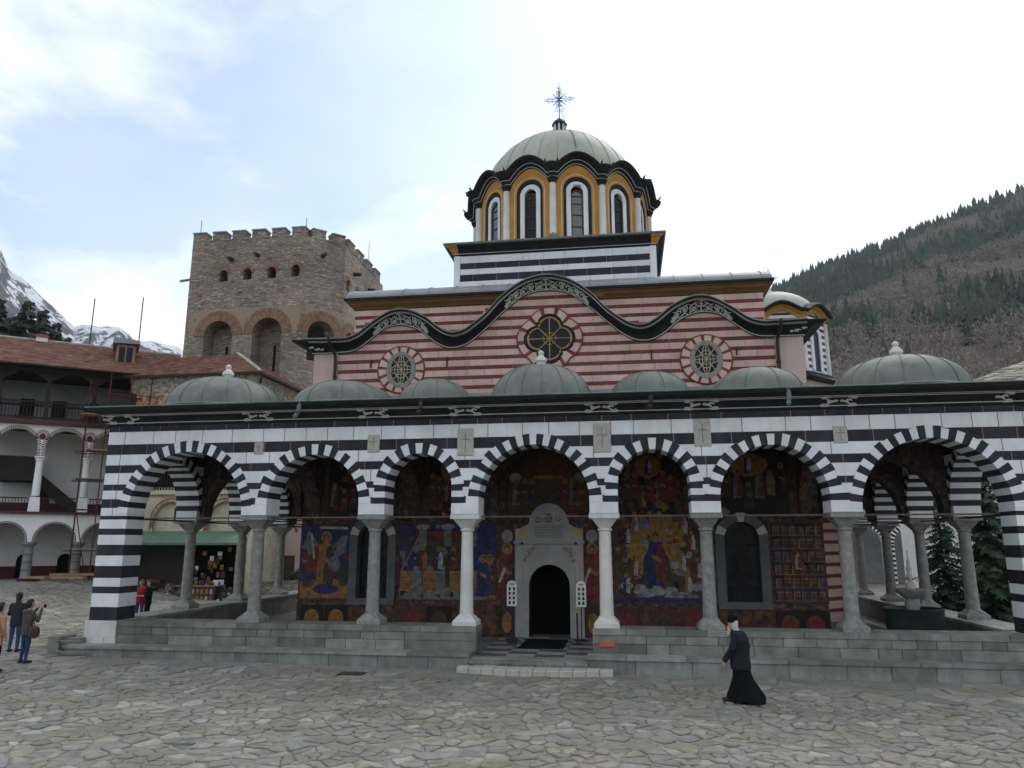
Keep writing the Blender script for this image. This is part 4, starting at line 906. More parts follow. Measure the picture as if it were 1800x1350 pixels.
for k in range(28):
    a = 2*pi*k/28+.05; MB().tube([(r*cos(a)*1.002, YD+r*sin(a)*1.002, z+.004) for r, z in dp[:-6]], .011, 4).build('roof_seam', ['lead'], dome)
zr = 19.45; rr = RM*sqrt(1-((zr-ZM)/BM)**2); MB().tube([((rr+.01)*cos(2*pi*i/48), YD+(rr+.01)*sin(2*pi*i/48), zr) for i in range(49)], .015, 4).build('roof_seam', ['lead'], dome)
ln = MB(); ln.lathe([(.38,19.9),(.36,20.35)], (0,YD,0), 12)
for k in range(8): ln.lathe([(.05,20.3),(.045,20.76)], (.25*cos(k*pi/4),YD+.25*sin(k*pi/4),0), 8)
lant = ln.build('lantern', ['column_white'], dome)
MB().lathe([(.31,20.72),(.34,20.77),(.30,20.81),(.27,20.90),(.17,20.99),(.06,21.03),(.05,21.09)], (0,YD,0), 16).build('lantern_cap', ['iron'], lant, smooth=True)
def big_cross(x, y, z, H, name, parent, mat='iron', s=1.):
    m = MB(); T = lambda pts, r: m.tube([(x+a*s, y, z+b*s) for a, b in pts], r*s, 5)
    T([(0,0),(0,1.62)], .025); cz = 1.05
    for o in (-.045,.045): T([(-.62,cz+o),(.62,cz+o)], .014); T([(o,.7),(o,1.5)], .014)
    for a in (45,135,225,315):
        T([(0,cz),(.42*cos(radians(a)),cz+.42*sin(radians(a)))], .018); 
        for q in (-14,14): T([(.08*cos(radians(a+q)),cz+.08*sin(radians(a+q))),(.28*cos(radians(a+q)),cz+.28*sin(radians(a+q)))], .011)
    for sx in (-1,1):
        T(spiral(sx*.12,.5,.12,1.2,pi/2,-sx,16), .012); T(spiral(sx*.09,.68,.06,1,0,sx,10), .011)
        for sz in (-1,1):
            T(spiral(sx*.32,cz+sz*.11,.06,1.1,0,sx*sz,12), .011); T(spiral(sx*.5,cz+sz*.10,.05,1.1,0,-sx*sz,12), .011); T(spiral(sx*.11,cz+sz*.3,.055,1.1,0,sx*sz,12), .011)
        T(spiral(sx*.66,cz,.075,1.1,0 if sx > 0 else pi,sx,12), .012)
        T(spiral(sx*.09,1.48,.07,1.1,0,sx,12), .012); T(spiral(sx*.05,1.66,.05,1.1,0,-sx,12), .011)
    T([(0,1.6),(-.05,1.7),(0,1.84),(.05,1.7),(0,1.6)], .012); T([(0,1.8),(0,1.95)], .012)
    return m.build(name, [mat], parent)
big_cross(0, YD, 21.04, 1, 'cross', dome, s=.92)
m = MB(); m.tube([(.08,YD-.1,21.4),(.25,YD-.3,20.8)]+[(.1+.25*r, YD-sqrt(max(0,r*r-(.1+.25*r)**2))-.015, ZM+BM*sqrt(max(0,1-(r/RM)**2))+.02) for r in (.6,1.0,1.5,2.0,2.5,2.9,3.1)], .012, 4); m.build('lightning_cable', ['rust_rod'], dome)
# date over the front window
cu = bpy.data.curves.new('date', 'FONT'); cu.body = '1870'; cu.size = .17; cu.extrude = .003; cu.align_x = 'CENTER'
to = bpy.data.objects.new('date_tmp', cu); COL.objects.link(to); bpy.context.view_layer.update()
me = bpy.data.meshes.new_from_object(to.evaluated_get(bpy.context.evaluated_depsgraph_get())); bpy.data.objects.remove(to)
me.materials.clear(); me.materials.append(MT['black_paint'])
dt = bpy.data.objects.new('date_lettering', me); COL.objects.link(dt); a = radians(15); P = side_frame(a, ap)(0,.052,16.14)
dt.parent = drum; dt.location = np.array(P)-WL[drum.name]; dt.rotation_euler = (pi/2, 0, a)
# ---------------- chapel domes behind
def chapel(cx, cy, zb_, sub=True):
    d = MB().lathe([(1.95,zb_),(1.95,zb_+2.25)], (cx,cy,0), 8, a0=pi/8).build('chapel_drum', ['joint_white'], church)
    z = zb_+.05; k = 0
    while z < zb_+2.15:
        for i in range(8):
            a = pi/8+2*pi*i/8; b = a+pi/4
            p0, p1 = np.array((cx+2.0*cos(a), cy+2.0*sin(a))), np.array((cx+2.0*cos(b), cy+2.0*sin(b)))
            if p0[1]+p1[1] > 2*cy+1: continue
            nrm = (p0+p1)/2-np.array((cx,cy)); nrm /= np.linalg.norm(nrm); M = frame((*p0,0),(*((p1-p0)/np.linalg.norm(p1-p0)),0),(*(-nrm),0)); Ls = np.linalg.norm(p1-p0)
            MB().prism([(.06,z),(Ls-.06,z),(Ls-.06,z+.125),(.06,z+.125)], M, -.0+.002*(k % 2), .06).build('brick_course', ['red_brick' if k % 2 else 'marble_white'], d)
        z += .13; k += 1
    for i in range(8):
        a = pi/8+2*pi*i/8; x, y = cx+2.0*cos(a), cy+2.0*sin(a); MB().lathe([(.11,zb_),(.09,zb_+2.1)], (x,y,0), 8).build('drum_column', ['column_white'], d)
        b = a+pi/8; ca = 2.0*cos(pi/8); M = frame((cx+ca*cos(b),cy+ca*sin(b),0),(-sin(b),cos(b),0),(-cos(b),-sin(b),0))
        wv = MB(); arch_ring(wv, M, 0, .36, .2, zb_+.1, zb_+1.5, -.06, .05); o = wv.build('window_frame', ['marble_white'], d); MB().prism(arch_poly(0,.21,zb_+.1,zb_+1.5), M, -.012, -.008).build('pane', ['glass_dark'], o)
    rows = []
    for i in range(96):
        a = 2*pi*i/96; t = abs(((a-pi/8) % (pi/4))/(pi/8)-1); lift = .0 if t > .8 else .35*cos(pi/2*t/.8)
        r0 = 2.0*(.93+.07*t*t); rows.append([(cx+(r0+dd)*cos(a), cy+(r0+dd)*sin(a), zb_+2.1+lift*lf+h) for dd, h, lf in ((-.1,0,1),(.02,.0,1),(.06,.12,1),(.22,.22,.9))])
    MB().sweep(rows, closed=True).build('chapel_cornice', ['ochre'], d)
    rows = []
    for i in range(96):
        a = 2*pi*i/96; t = abs(((a-pi/8) % (pi/4))/(pi/8)-1); lift = .0 if t > .8 else .35*cos(pi/2*t/.8)
        r0 = 2.0*(.93+.07*t*t); rows.append([(cx+(r0+dd)*cos(a), cy+(r0+dd)*sin(a), zb_+2.1+lift*.9+h) for dd, h in ((.20,.215),(.32,.23),(.36,.32),(.30,.38),(-.3,.5))])
    MB().sweep(rows, closed=True).build('cornice_edge', ['black_paint'], d)
    prof = [(1.85*cos(pi/2*i/10) if i < 10 else .02, zb_+2.35+1.35*sin(pi/2*i/10)) for i in range(11)]
    dm = MB().lathe(prof, (cx,cy,0), 32).build('chapel_dome', ['cream_dome'], church, smooth=True)
    MB().lathe([(.12,zb_+3.6),(.12,zb_+3.8),(.05,zb_+3.9)], (cx,cy,0), 8).build('finial', ['column_white'], dm); big_cross(cx, cy, zb_+3.85, 1, 'cross', dm, s=.55)
    MB().lathe([(2.35,zb_-.35),(2.4,zb_-.25),(2.15,zb_-.12),(2.1,zb_+.02)], (cx,cy,0), 8, a0=pi/8).build('drum_base', ['black_paint'], d); MB().lathe([(2.1,zb_-1.8),(2.1,zb_-.34)], (cx,cy,0), 8, a0=pi/8).build('drum_plinth', ['pink_block'], d)
cb = MB().lathe([(2.2,.2),(2.2,6.3)], (8.55,31.4,0), 8, a0=pi/8).build('chapel_body', ['joint_white'], church); zq = .3; k = 0
while zq < 6.1:
    hq = .13 if k % 2 else .27; MB().lathe([(2.22+.012*(k % 2),zq),(2.22+.012*(k % 2),zq+hq-.004)], (8.55,31.4,0), 8, a0=pi/8).build('wall_course', ['red_brick' if k % 2 else 'pink_block'], cb); zq += hq; k += 1
chapel(8.55, 31.2, 9.4); chapel(-7.25, 31.5, 9.3)
# ============================================================ ground
def gridmesh(name, xs, ys, zf, mats, smooth=True):
    V = [(x, y, zf(x, y)) for y in ys for x in xs]; n = len(xs)
    F = [(j*n+i, j*n+i+1, (j+1)*n+i+1, (j+1)*n+i) for j in range(len(ys)-1) for i in range(n-1)]
    m = MB(); m.add(V, F); return m.build(name, mats, None, smooth=smooth, base=(0,0,0), fixn=False)
def voro_mat(name, cols, sc, gap, gapcol, mossc=None, bump=.5):
    m = bpy.data.materials.new(name); m.use_nodes = True; t = m.node_tree; b = t.nodes['Principled BSDF']; g = t.nodes.new('ShaderNodeNewGeometry')
    v = t.nodes.new('ShaderNodeTexVoronoi'); v.inputs['Scale'].default_value = sc; v.voronoi_dimensions = '2D'; t.links.new(g.outputs['Position'], v.inputs['Vector'])
    e = t.nodes.new('ShaderNodeTexVoronoi'); e.feature = 'DISTANCE_TO_EDGE'; e.voronoi_dimensions = '2D'; e.inputs['Scale'].default_value = sc; t.links.new(g.outputs['Position'], e.inputs['Vector'])
    s = t.nodes.new('ShaderNodeSeparateColor'); t.links.new(v.outputs['Color'], s.inputs[0]); r = t.nodes.new('ShaderNodeValToRGB')
    while len(r.color_ramp.elements) < len(cols): r.color_ramp.elements.new(.5)
    for i, c in enumerate(cols): r.color_ramp.elements[i].position = i/(len(cols)-1); r.color_ramp.elements[i].color = (*c, 1)
    t.links.new(s.outputs[0], r.inputs[0]); mr = t.nodes.new('ShaderNodeMapRange'); mr.inputs[1].default_value = gap*.4; mr.inputs[2].default_value = gap; t.links.new(e.outputs['Distance'], mr.inputs[0])
    mm = t.nodes.new('ShaderNodeMix'); mm.data_type = 'RGBA'; t.links.new(mr.outputs[0], mm.inputs[0]); mm.inputs[6].default_value = (*gapcol,1); t.links.new(r.outputs[0], mm.inputs[7]); out = mm.outputs[2]
    if mossc:
        no = t.nodes.new('ShaderNodeTexNoise'); no.inputs['Scale'].default_value = .5; no.inputs['Detail'].default_value = 7; t.links.new(g.outputs['Position'], no.inputs['Vector']); m4 = t.nodes.new('ShaderNodeMapRange'); m4.inputs[1].default_value = .42; m4.inputs[2].default_value = .62; m4.inputs[4].default_value = .8; t.links.new(no.outputs['Fac'], m4.inputs[0])
        m5 = t.nodes.new('ShaderNodeMix'); m5.data_type = 'RGBA'; t.links.new(m4.outputs[0], m5.inputs[0]); t.links.new(out, m5.inputs[6]); m5.inputs[7].default_value = (*mossc,1); out = m5.outputs[2]
    t.links.new(out, b.inputs['Base Color']); b.inputs['Roughness'].default_value = .9; bp = t.nodes.new('ShaderNodeBump'); bp.inputs['Strength'].default_value = bump; bp.inputs['Distance'].default_value = .05; t.links.new(mr.outputs[0], bp.inputs['Height']); t.links.new(bp.outputs[0], b.inputs['Normal']); MT[name] = m
SCOL = [(.16,.165,.17),(.21,.21,.20),(.25,.235,.20),(.18,.185,.19),(.27,.25,.215),(.22,.20,.18)]
voro_mat('ground_mat', SCOL, 3.2, .05, (.135,.125,.085), (.155,.145,.09), bump=.3)
GX = sorted(set([-2600,-1200,-600,-300,-150,-90]+list(np.arange(-60,40.1,1.5))+[60,90,150,300,600,1200,2600])); GY = sorted(set([-2600,-800,-200,-60,-20]+list(np.arange(-8,70.1,1.5))+[90,130,200,400,800,1500,2600]))
ground = tag(gridmesh('courtyard_ground', GX, GY, lambda x, y: gz(x,y)-.022, ['ground_mat']), 'stone paved monastery courtyard', None, kind='structure')
# --- flagstones, each its own piece
def paving_mat():
    m = bpy.data.materials.new('flagstone'); m.use_nodes = True; t = m.node_tree; b = t.nodes['Principled BSDF']; g = t.nodes.new('ShaderNodeNewGeometry'); oi = t.nodes.new('ShaderNodeObjectInfo')
    ad = t.nodes.new('ShaderNodeMath'); ad.operation = 'ADD'; t.links.new(g.outputs['Random Per Island'], ad.inputs[0]); t.links.new(oi.outputs['Random'], ad.inputs[1]); fr = t.nodes.new('ShaderNodeMath'); fr.operation = 'FRACT'; t.links.new(ad.outputs[0], fr.inputs[0])
    r = t.nodes.new('ShaderNodeValToRGB'); cols = [(.165,.165,.165),(.215,.21,.185),(.26,.24,.195),(.19,.19,.18),(.235,.22,.18),(.30,.275,.23),(.185,.18,.155),(.26,.225,.185),(.21,.21,.20),(.35,.33,.285)]
    while len(r.color_ramp.elements) < len(cols): r.color_ramp.elements.new(.5)
    for i, c in enumerate(cols): r.color_ramp.elements[i].position = i/(len(cols)-1)*.98; r.color_ramp.elements[i].color = (*c, 1)
    t.links.new(fr.outputs[0], r.inputs[0]); no = t.nodes.new('ShaderNodeTexNoise'); no.inputs['Scale'].default_value = 5; no.inputs['Detail'].default_value = 8; no.inputs['Roughness'].default_value = .65; t.links.new(g.outputs['Position'], no.inputs['Vector']); mr = t.nodes.new('ShaderNodeMapRange'); mr.inputs[1].default_value = .25; mr.inputs[2].default_value = .75; mr.inputs[3].default_value = .62; mr.inputs[4].default_value = 1.36; t.links.new(no.outputs['Fac'], mr.inputs[0])
    mu = t.nodes.new('ShaderNodeMix'); mu.data_type = 'RGBA'; mu.blend_type = 'MULTIPLY'; mu.inputs[0].default_value = 1; t.links.new(r.outputs[0], mu.inputs[6]); t.links.new(mr.outputs[0], mu.inputs[7])
    n2 = t.nodes.new('ShaderNodeTexNoise'); n2.inputs['Scale'].default_value = .7; n2.inputs['Detail'].default_value = 8; t.links.new(g.outputs['Position'], n2.inputs['Vector']); m2 = t.nodes.new('ShaderNodeMapRange'); m2.inputs[1].default_value = .44; m2.inputs[2].default_value = .68; m2.inputs[4].default_value = .7; t.links.new(n2.outputs['Fac'], m2.inputs[0]); mo = t.nodes.new('ShaderNodeMix'); mo.data_type = 'RGBA'; t.links.new(m2.outputs[0], mo.inputs[0]); t.links.new(mu.outputs[2], mo.inputs[6]); mo.inputs[7].default_value = (.155,.143,.10,1)
    t.links.new(mo.outputs[2], b.inputs['Base Color']); b.inputs['Roughness'].default_value = .75; b.inputs['Specular IOR Level'].default_value = .3; bp = t.nodes.new('ShaderNodeBump'); bp.inputs['Strength'].default_value = .5; bp.inputs['Distance'].default_value = .03; t.links.new(no.outputs['Fac'], bp.inputs['Height']); t.links.new(bp.outputs[0], b.inputs['Normal']); MT['flagstone'] = m
paving_mat()
def voronoi_cells(pts):
    r = delaunay_2d_cdt([Vector(p) for p in pts], [], [], 0, 1e-6); vs, fs = r[0], r[2]; cells = {}
    for f in fs:
        if len(f) != 3: continue
        a, b, c = (vs[i] for i in f); d = 2*(a.x*(b.y-c.y)+b.x*(c.y-a.y)+c.x*(a.y-b.y))
        if abs(d) < 1e-9: continue
        A, B, C_ = a.length_squared, b.length_squared, c.length_squared
        cc = ((A*(b.y-c.y)+B*(c.y-a.y)+C_*(a.y-b.y))/d, (A*(c.x-b.x)+B*(a.x-c.x)+C_*(b.x-a.x))/d)
        for i in f: cells.setdefault(i, []).append(cc)
    out = []
    for i, cs in cells.items():
        p = vs[i]; cs = sorted(cs, key=lambda q: math.atan2(q[1]-p.y, q[0]-p.x)); out.append(((p.x, p.y), cs))
    return out
pts = []
def scatter(x0, x1, y0, y1, dx, dy, j=.42, keep=lambda x, y: True):
    r = 0; y = y0
    while y < y1:
        x = x0+(dx/2 if r % 2 else 0)
        while x < x1:
            px_, py_ = x+random.uniform(-j,j)*dx, y+random.uniform(-j,j)*dy
            if keep(px_, py_): pts.append((px_, py_))
            x += dx*random.choice((.7,1,1,1.35))
        y += dy; r += 1
edge_ = lambda x: 17.25+.35*sin(x*.7)+(-1.2*smooth01((x-4)/6))
big = lambda x, y: y > edge_(x)
scatter(-22, 17, 8.6, 18.9, .36, .128, .49, keep=lambda x, y: not big(x,y) and random.random() < .70+.2*sin(x*1.9+y)*sin(y*2.3-x*.6))
scatter(-14, 17, 15.0, 18.9, .85, .50, .36, keep=big)
scatter(-36, -11.0, 18.0, 36.5, .5, .26, .48, keep=lambda x, y: (y > 18.85 and x < -12.0) or x < -14)
R_, U_, F_ = Vector((cos(radians(8.5)), sin(radians(8.5)), 0)), None, Vector((-sin(radians(8.5))*cos(radians(11.9)), cos(radians(8.5))*cos(radians(11.9)), sin(radians(11.9))))
U_ = R_.cross(F_)
def proj(x, y, z):
    v = Vector((x-CAMX, y, z-CAMH)); d = v.dot(F_); return (900+1326*v.dot(R_)/d, 675-1326*v.dot(U_)/d) if d > .5 else None
def parea(c):
    q = [proj(x, y, gz(x,y)) for x, y in c]
    if any(v is None for v in q): return 0
    cx, cy = sum(v[0] for v in q)/len(q), sum(v[1] for v in q)/len(q)
    if not (0 < cx < 1800 and cy < 1350): return 0
    return abs(sum(q[i][0]*q[(i+1) % len(q)][1]-q[(i+1) % len(q)][0]*q[i][1] for i in range(len(q))))/2
stones = []
for p, c in voronoi_cells(pts):
    if len(c) < 3 or max(math.hypot(q[0]-p[0], q[1]-p[1]) for q in c) > 1.1: continue
    if p[1] > 18.75 and -12.35 < p[0] < 14: continue
    cx, cy = sum(q[0] for q in c)/len(c), sum(q[1] for q in c)/len(c); c2 = []
    for q in c:
        if c2 and math.hypot(q[0]-c2[-1][0], q[1]-c2[-1][1]) < .03: continue
        c2.append(q)
    if len(c2) < 3: continue
    if -12.3 < cx < 14 and max(q[1] for q in c2) > 18.86: c2 = [(q[0], min(q[1], 18.86)) for q in c2]
    c3 = []
    for i, q in enumerate(c2):
        r_ = c2[(i+1) % len(c2)]; l = math.hypot(r_[0]-q[0], r_[1]-q[1]); c3.append((q[0]*.86+cx*.14 if l > .1 and len(c2) > 4 else q[0], q[1]*.9+cy*.1 if l > .1 and len(c2) > 4 else q[1]))
        if l > .09: j = random.uniform(-.09,.05)*l; c3.append(((q[0]+r_[0])/2+(r_[1]-q[1])/l*j*.5, (q[1]+r_[1])/2-(r_[0]-q[0])/l*j*.5))
    c2 = c3 if not (-12.3 < cx < 14 and max(q[1] for q in c3) > 18.87) else c2
    stones.append((parea(c2), (cx, cy), c2))
stones.sort(key=lambda s: -s[0])
rest = MB()
def stone(mb, c, poly):
    cx, cy = c; g = random.uniform(.008,.022); z = gz(cx,cy)+random.uniform(-.014,.014); tx, ty = random.uniform(-.035,.035), random.uniform(-.035,.035); n = len(poly); A, B = [], []
    for x, y in poly:
        l = math.hypot(x-cx, y-cy) or 1; k = max(.2, 1-g/l); k2 = max(.15, 1-(g+.022)/l); x1, y1 = cx+(x-cx)*k, cy+(y-cy)*k; zz = z+tx*(x-cx)+ty*(y-cy)+gz(x1,y1)-gz(cx,cy)
        A.append((x1,y1,zz-.05)); B.append((x1,y1,zz-.013)); A_ = None
        A[-1] = (x1,y1,zz-.06)
        B[-1] = (x1,y1,zz-.012)
    T_ = [(cx+(x-cx)*max(.15,1-(g+.02)/(math.hypot(x-cx,y-cy) or 1)), cy+(y-cy)*max(.15,1-(g+.02)/(math.hypot(x-cx,y-cy) or 1)), z+tx*(x-cx)+ty*(y-cy)+gz(x,y)-gz(cx,cy)) for x, y in poly]
    mb.add(A+B+T_, [list(range(2*n,3*n))]+[(i, (i+1) % n, n+(i+1) % n, n+i) for i in range(n)]+[(n+i, n+(i+1) % n, 2*n+(i+1) % n, 2*n+i) for i in range(n)])
for k, (a, c, poly) in enumerate(stones):
    if k < 300:
        m = MB(); stone(m, c, poly); m.build('flagstone', ['flagstone'], ground, fixn=False)
    else: stone(rest, c, poly)
tag(rest.build('far_flagstones', ['flagstone'], ground, fixn=False), kind='stuff')
dg = MB(); dg.box(-4.35,-3.75,17.55,17.95,gz(-4,17.7)-.02,gz(-4,17.7)+.012,0)
dgo = tag(dg.build('drain_grate', ['iron']), 'rusty slotted drain grate set in the paving', 'drain')
for q in range(9): MB().box(-4.31+.062*q,-4.28+.062*q,17.58,17.92,gz(-4,17.7)+.012,gz(-4,17.7)+.026).build('bar', ['rust_rod'], dgo)
# ============================================================ left wing of the monastery
WM = frame((-27.54,36.3,0),(.8,.6,0),(-.6,.8,0))
wing = empty('monastery_wing', WM(0,0,.9), 'white arcaded monastery wing with red tiled roof and dark timber top floor', 'building')
S0, S1 = -13.0, 5.4; wc_ = [-.9+2.2*k for k in range(-5,3)]
MBx = lambda: MB()
def wbox(s0,s1,d0,d1,z0,z1,name,mat,par=wing): return MB().prism([(s0,z0),(s1,z0),(s1,z1),(s0,z1)], WM, d0, d1).build(name, [mat], par)
lowm = MB(); arch_wall(lowm, WM, S0, S1, 3.06, 4.48, [((a+b)/2, .93, 3.06, 3.10) for a, b in zip(wc_, wc_[1:])], 0, .45, n=14); lw = lowm.build('lower_arcade', ['wall_white'], wing)
upm = MB(); arch_wall(upm, WM, S0, S1, 7.5, 9.16, [((a+b)/2, .93, 7.5, 8.0) for a, b in zip(wc_, wc_[1:])], 0, .4, n=14); uwg = upm.build('upper_arcade', ['wall_white'], wing)
for a, b in zip(wc_, wc_[1:]):
    r = MB(); arch_ring(r, WM, (a+b)/2, 1.0, .955, 3.06, 3.10, -.012, .02); r.build('arch_line', ['maroon'], lw)
    r = MB(); c = (a+b)/2
    for k in range(34):
        t0, t1 = pi*k/34, pi*(k+.5)/34; r.prism([(c-.93*cos(t0),8.0+.93*sin(t0)),(c-.93*cos(t1),8.0+.93*sin(t1)),(c-1.09*cos(t1),8.0+1.09*sin(t1)),(c-1.09*cos(t0),8.0+1.09*sin(t0))], WM, -.015, .02)
    for k in range(6):
        for sg in (-1,1): r.prism([(c+sg*.94,7.52+.08*k),(c+sg*1.08,7.52+.08*k),(c+sg*1.08,7.56+.08*k),(c+sg*.94,7.56+.08*k)], WM, -.015, .02)
    tag(r.build('painted_voussoirs', ['maroon'], uwg), kind='stuff')
for s in wc_:
    c = WM(s,.22,0)
    lc = MB().lathe([(.30,1.0),(.30,1.2),(.24,1.3),(.235,2.0),(.22,2.85)], c, 14).build('column', ['column_grey'], wing, smooth=True); MB().lathe([(.24,2.8),(.36,2.95),(.38,3.06)], c, 12).build('capital', ['column_grey'], lc)
    for z in (1.6,2.0,2.4): MB().lathe([(.24,z),(.25,z+.02),(.24,z+.05)], c, 14).build('band', ['frame_grey'], lc)
    uc = MB().lathe([(.20,5.42),(.19,6.2),(.17,7.25)], c, 14).build('column', ['wall_white'], wing, smooth=True); MB().lathe([(.17,7.25),(.22,7.3),(.20,7.36),(.28,7.45),(.28,7.5)], c, 12).build('capital', ['wall_white'], uc); MB().prism([(s-.27,4.6),(s+.27,4.6),(s+.22,5.36),(s-.22,5.36)], WM, 0, .45).build('pedestal', ['wall_white'], uc)
    r = MB(); 
    for k in range(15):
        t0, t1 = -.6+(pi+1.2)*k/15, -.6+(pi+1.2)*(k+.5)/15; r.prism([(s+.17*cos(t0),8.55+.2*sin(t0)),(s+.17*cos(t1),8.55+.2*sin(t1)),(s+.34*cos(t1),8.55+.38*sin(t1)),(s+.34*cos(t0),8.55+.38*sin(t0))], WM, -.016, .02)
    r.prism([(s+.15*cos(2*pi*q/12),8.55+.18*sin(2*pi*q/12)) for q in range(12)], WM, -.01, .02); r.build('painted_rosette', ['maroon'], uwg)
wbox(S0,S1,-.25,.5,4.48,4.6,'floor_beam','brown_wood'); wbox(S0,S1,-.3,.5,9.16,9.42,'floor_beam','brown_wood')
wbox(S0,S1,-.5,3.6,.4,1.02,'plinth','podium_stone'); wbox(S0,S1,.46,3.5,4.48,4.58,'gallery_floor','dark_wood'); wbox(S0,S1,.46,3.5,9.18,9.4,'gallery_floor','dark_wood')
wbox(S0,S1,3.5,3.8,1,9.3,'back_wall','wall_white'); wbox(S0,S1,3.46,3.5,1.0,1.75,'dado','maroon'); wbox(S0,S1,3.46,3.5,4.58,5.2,'dado','maroon')
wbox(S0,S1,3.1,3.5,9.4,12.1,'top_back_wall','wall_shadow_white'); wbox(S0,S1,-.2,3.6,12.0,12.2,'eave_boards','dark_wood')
for k, s in enumerate(np.arange(-11,5,1.95)):
    MB().prism(arch_poly(s,.36,1.0,2.05), WM, 3.42, 3.46).build('door', ['dark_void'], wing)
    if k % 2: MB().prism(arch_poly(s+.5,.34,4.58,5.75), WM, 3.42, 3.46).build('door', ['maroon'], wing)
for a, b in zip([S0]+wc_, wc_+[S1]):
    rl = MB(); rl.prism([(a+.3,5.28),(b-.3,5.28),(b-.3,5.34),(a+.3,5.34)], WM, .1, .16)
    for s in np.arange(a+.35,b-.3,.14): rl.prism([(s,4.6),(s+.03,4.6),(s+.03,5.28),(s,5.28)], WM, .11, .15)
    rl.build('railing', ['dark_wood'], wing)
for s in wc_: wbox(s-.1,s+.1,.0,.2,9.42,12.0,'timber_post','dark_wood'); MB().prism([(s-.8,12.0),(s-.1,11.55),(s+.1,11.55),(s+.8,12.0)], WM, .02, .18).build('bracket', ['dark_wood'], wing)
for z in (9.5,10.35): wbox(S0,S1,.04,.14,z,z+.1,'rail','dark_wood')
bl = MB()
for s in np.arange(S0,S1,.16): bl.prism([(s,9.6),(s+.05,9.6),(s+.05,10.35),(s,10.35)], WM, .06, .12)
bl.build('balustrade', ['dark_wood'], wing)
wbox(S0,S1,3.0,3.09,10.6,10.72,'wall_beam','dark_wood')
for s in np.arange(-12,5,1.6): wbox(s,s+.7,3.02,3.1,9.45,11.0,'dark_window','dark_void')
# an outside stair and box in the gallery, stair flight
MB().prism([(-2.9,6.3),(-1.2,6.3),(-1.2,7.6),(-2.9,7.6)], WM, 1.4, 3.4).build('closed_balcony', ['dark_wood'], wing)
MB().prism([(-1.2,6.3),(-1.2,7.0),(1.3,4.9),(1.3,4.6),(.6,4.6)], WM, 2.4, 3.3).build('stair', ['dark_wood'], wing)
wbox(S0-.3,S1+.2,-1.0,-.85,12.16,12.28,'gutter','iron')
# tiled roof, rows of tiles
rz = lambda d: 12.24+(d+1.0)*.43
roof = MB().prism([(-1.0,12.2),(5.2,rz(5.2)-.04),(11.4,12.2)], lambda a, d, z: WM(d, a, z), S0-.3, S1+.4).build('roof', ['dark_wood'], wing)
def tile_rows(M, s0, s1, d0, d1, zf, step, parent, mat='roof_tile', tl=None, nm='tile_row'):
    n = int((d1-d0)/step)
    for k in range(n):
        a, b = d0+k*step, d0+(k+1)*step+.05; m = MB(); s = s0
        while s < s1-.02:
            e = min(s1, s+random.uniform(.30,.42)); j = random.uniform(-.012,.012)
            m.add([M(s,a,zf(a)+.055+j),M(e-.008,a,zf(a)+.055+j),M(e-.008,b,zf(b)+.018),M(s,b,zf(b)+.018),M(s,a,zf(a)),M(e-.008,a,zf(a))], [(0,1,2,3),(0,4,5,1)]); s = e
        m.build(nm, [mat], parent, fixn=False)
tile_rows(WM, S0-.3, S1+.4, -1.05, 5.2, rz, .22, roof)
MB().tube([WM(S0,5.2,rz(5.2)+.03),WM(S1+.4,5.2,rz(5.2)+.03)], .09, 8).build('ridge_tiles', ['stone_roof'], roof)
dr = MB(); arch_wall(dr, frame(WM(2.6,1.4,0),(.8,.6,0),(-.6,.8,0)), -.5, .5, 13.0, 14.35, [], 0, 1.4)
dm_ = dr.build('dormer', ['plank'], wing); DM = frame(WM(2.6,1.4,0),(.8,.6,0),(-.6,.8,0))
for s in (-.2,.2): MB().prism([(s-.16,13.15),(s+.16,13.15),(s+.16,14.2),(s-.16,14.2)], DM, -.02, .02).build('pane', ['glass_dark'], dm_)
MB().prism([(-.7,14.35),(.7,14.42),(.7,14.62),(-.7,14.72)], DM, -.3, 2.2).build('dormer_roof', ['lead'], dm_)
ch = MB().prism([(-2.2,14.4),(-1.6,14.4),(-1.6,15.1),(-2.2,15.1)], WM, 4.9, 5.4).build('chimney', ['wall_white'], wing); MB().prism([(-2.3,15.1),(-1.5,15.1),(-1.6,15.25),(-2.2,15.25)], WM, 4.8, 5.5).build('chimney_cap', ['roof_tile'], ch)
for s, h in ((.6,3.1),(3.3,3.6)): MB().tube([WM(s,5.2,14.8),WM(s,5.2,14.9+h)], .035, 6).build('roof_mast', ['iron'], wing)
# neighbouring wing with its hipped end at the picture's edge is the same roof; the scaffold in front of the corner
sc = empty('scaffold', WM(2.3,-.8,.8), 'red steel pole scaffold with planks standing against white arcade', 'scaffold')
for s in (1.05,2.0,3.0,4.0):
    for d in (-1.5,-.6): MB().tube([WM(s,d,.7),WM(s+.02,d,12.0 if s > 1.2 else 11.6)], .03, 6).build('pole', ['maroon'], sc)
for z in (2.6,4.7,6.2,7.7,9.6,10.9):
    for d in (-1.5,-.6): MB().tube([WM(.7,d,z),WM(4.3,d,z)], .025, 6).build('ledger', ['iron' if z < 8 else 'maroon'], sc)
    for s in (1.05,3.0): MB().tube([WM(s,-1.7,z+.02),WM(s,-.3,z+.02)], .025, 6).build('transom', ['iron'], sc)
for z, a, b in ((2.68,.4,4.0),(6.28,.9,4.0),(7.8,1.2,4.2),(9.7,.8,4.2)):
    for q in range(3): MB().prism([(a+random.uniform(-.2,.3),z),(b,z),(b,z+.05),(a,z+.05)], WM, -1.55+.32*q, -1.27+.32*q).build('plank', ['plank'], sc)
for q in range(5): MB().tube([WM(2.9+.12*q,-1.2,7.9),WM(3.6-.1*q,-.9,8.9-.12*q)], .05, 5).build('timber_prop', ['plank'], sc)
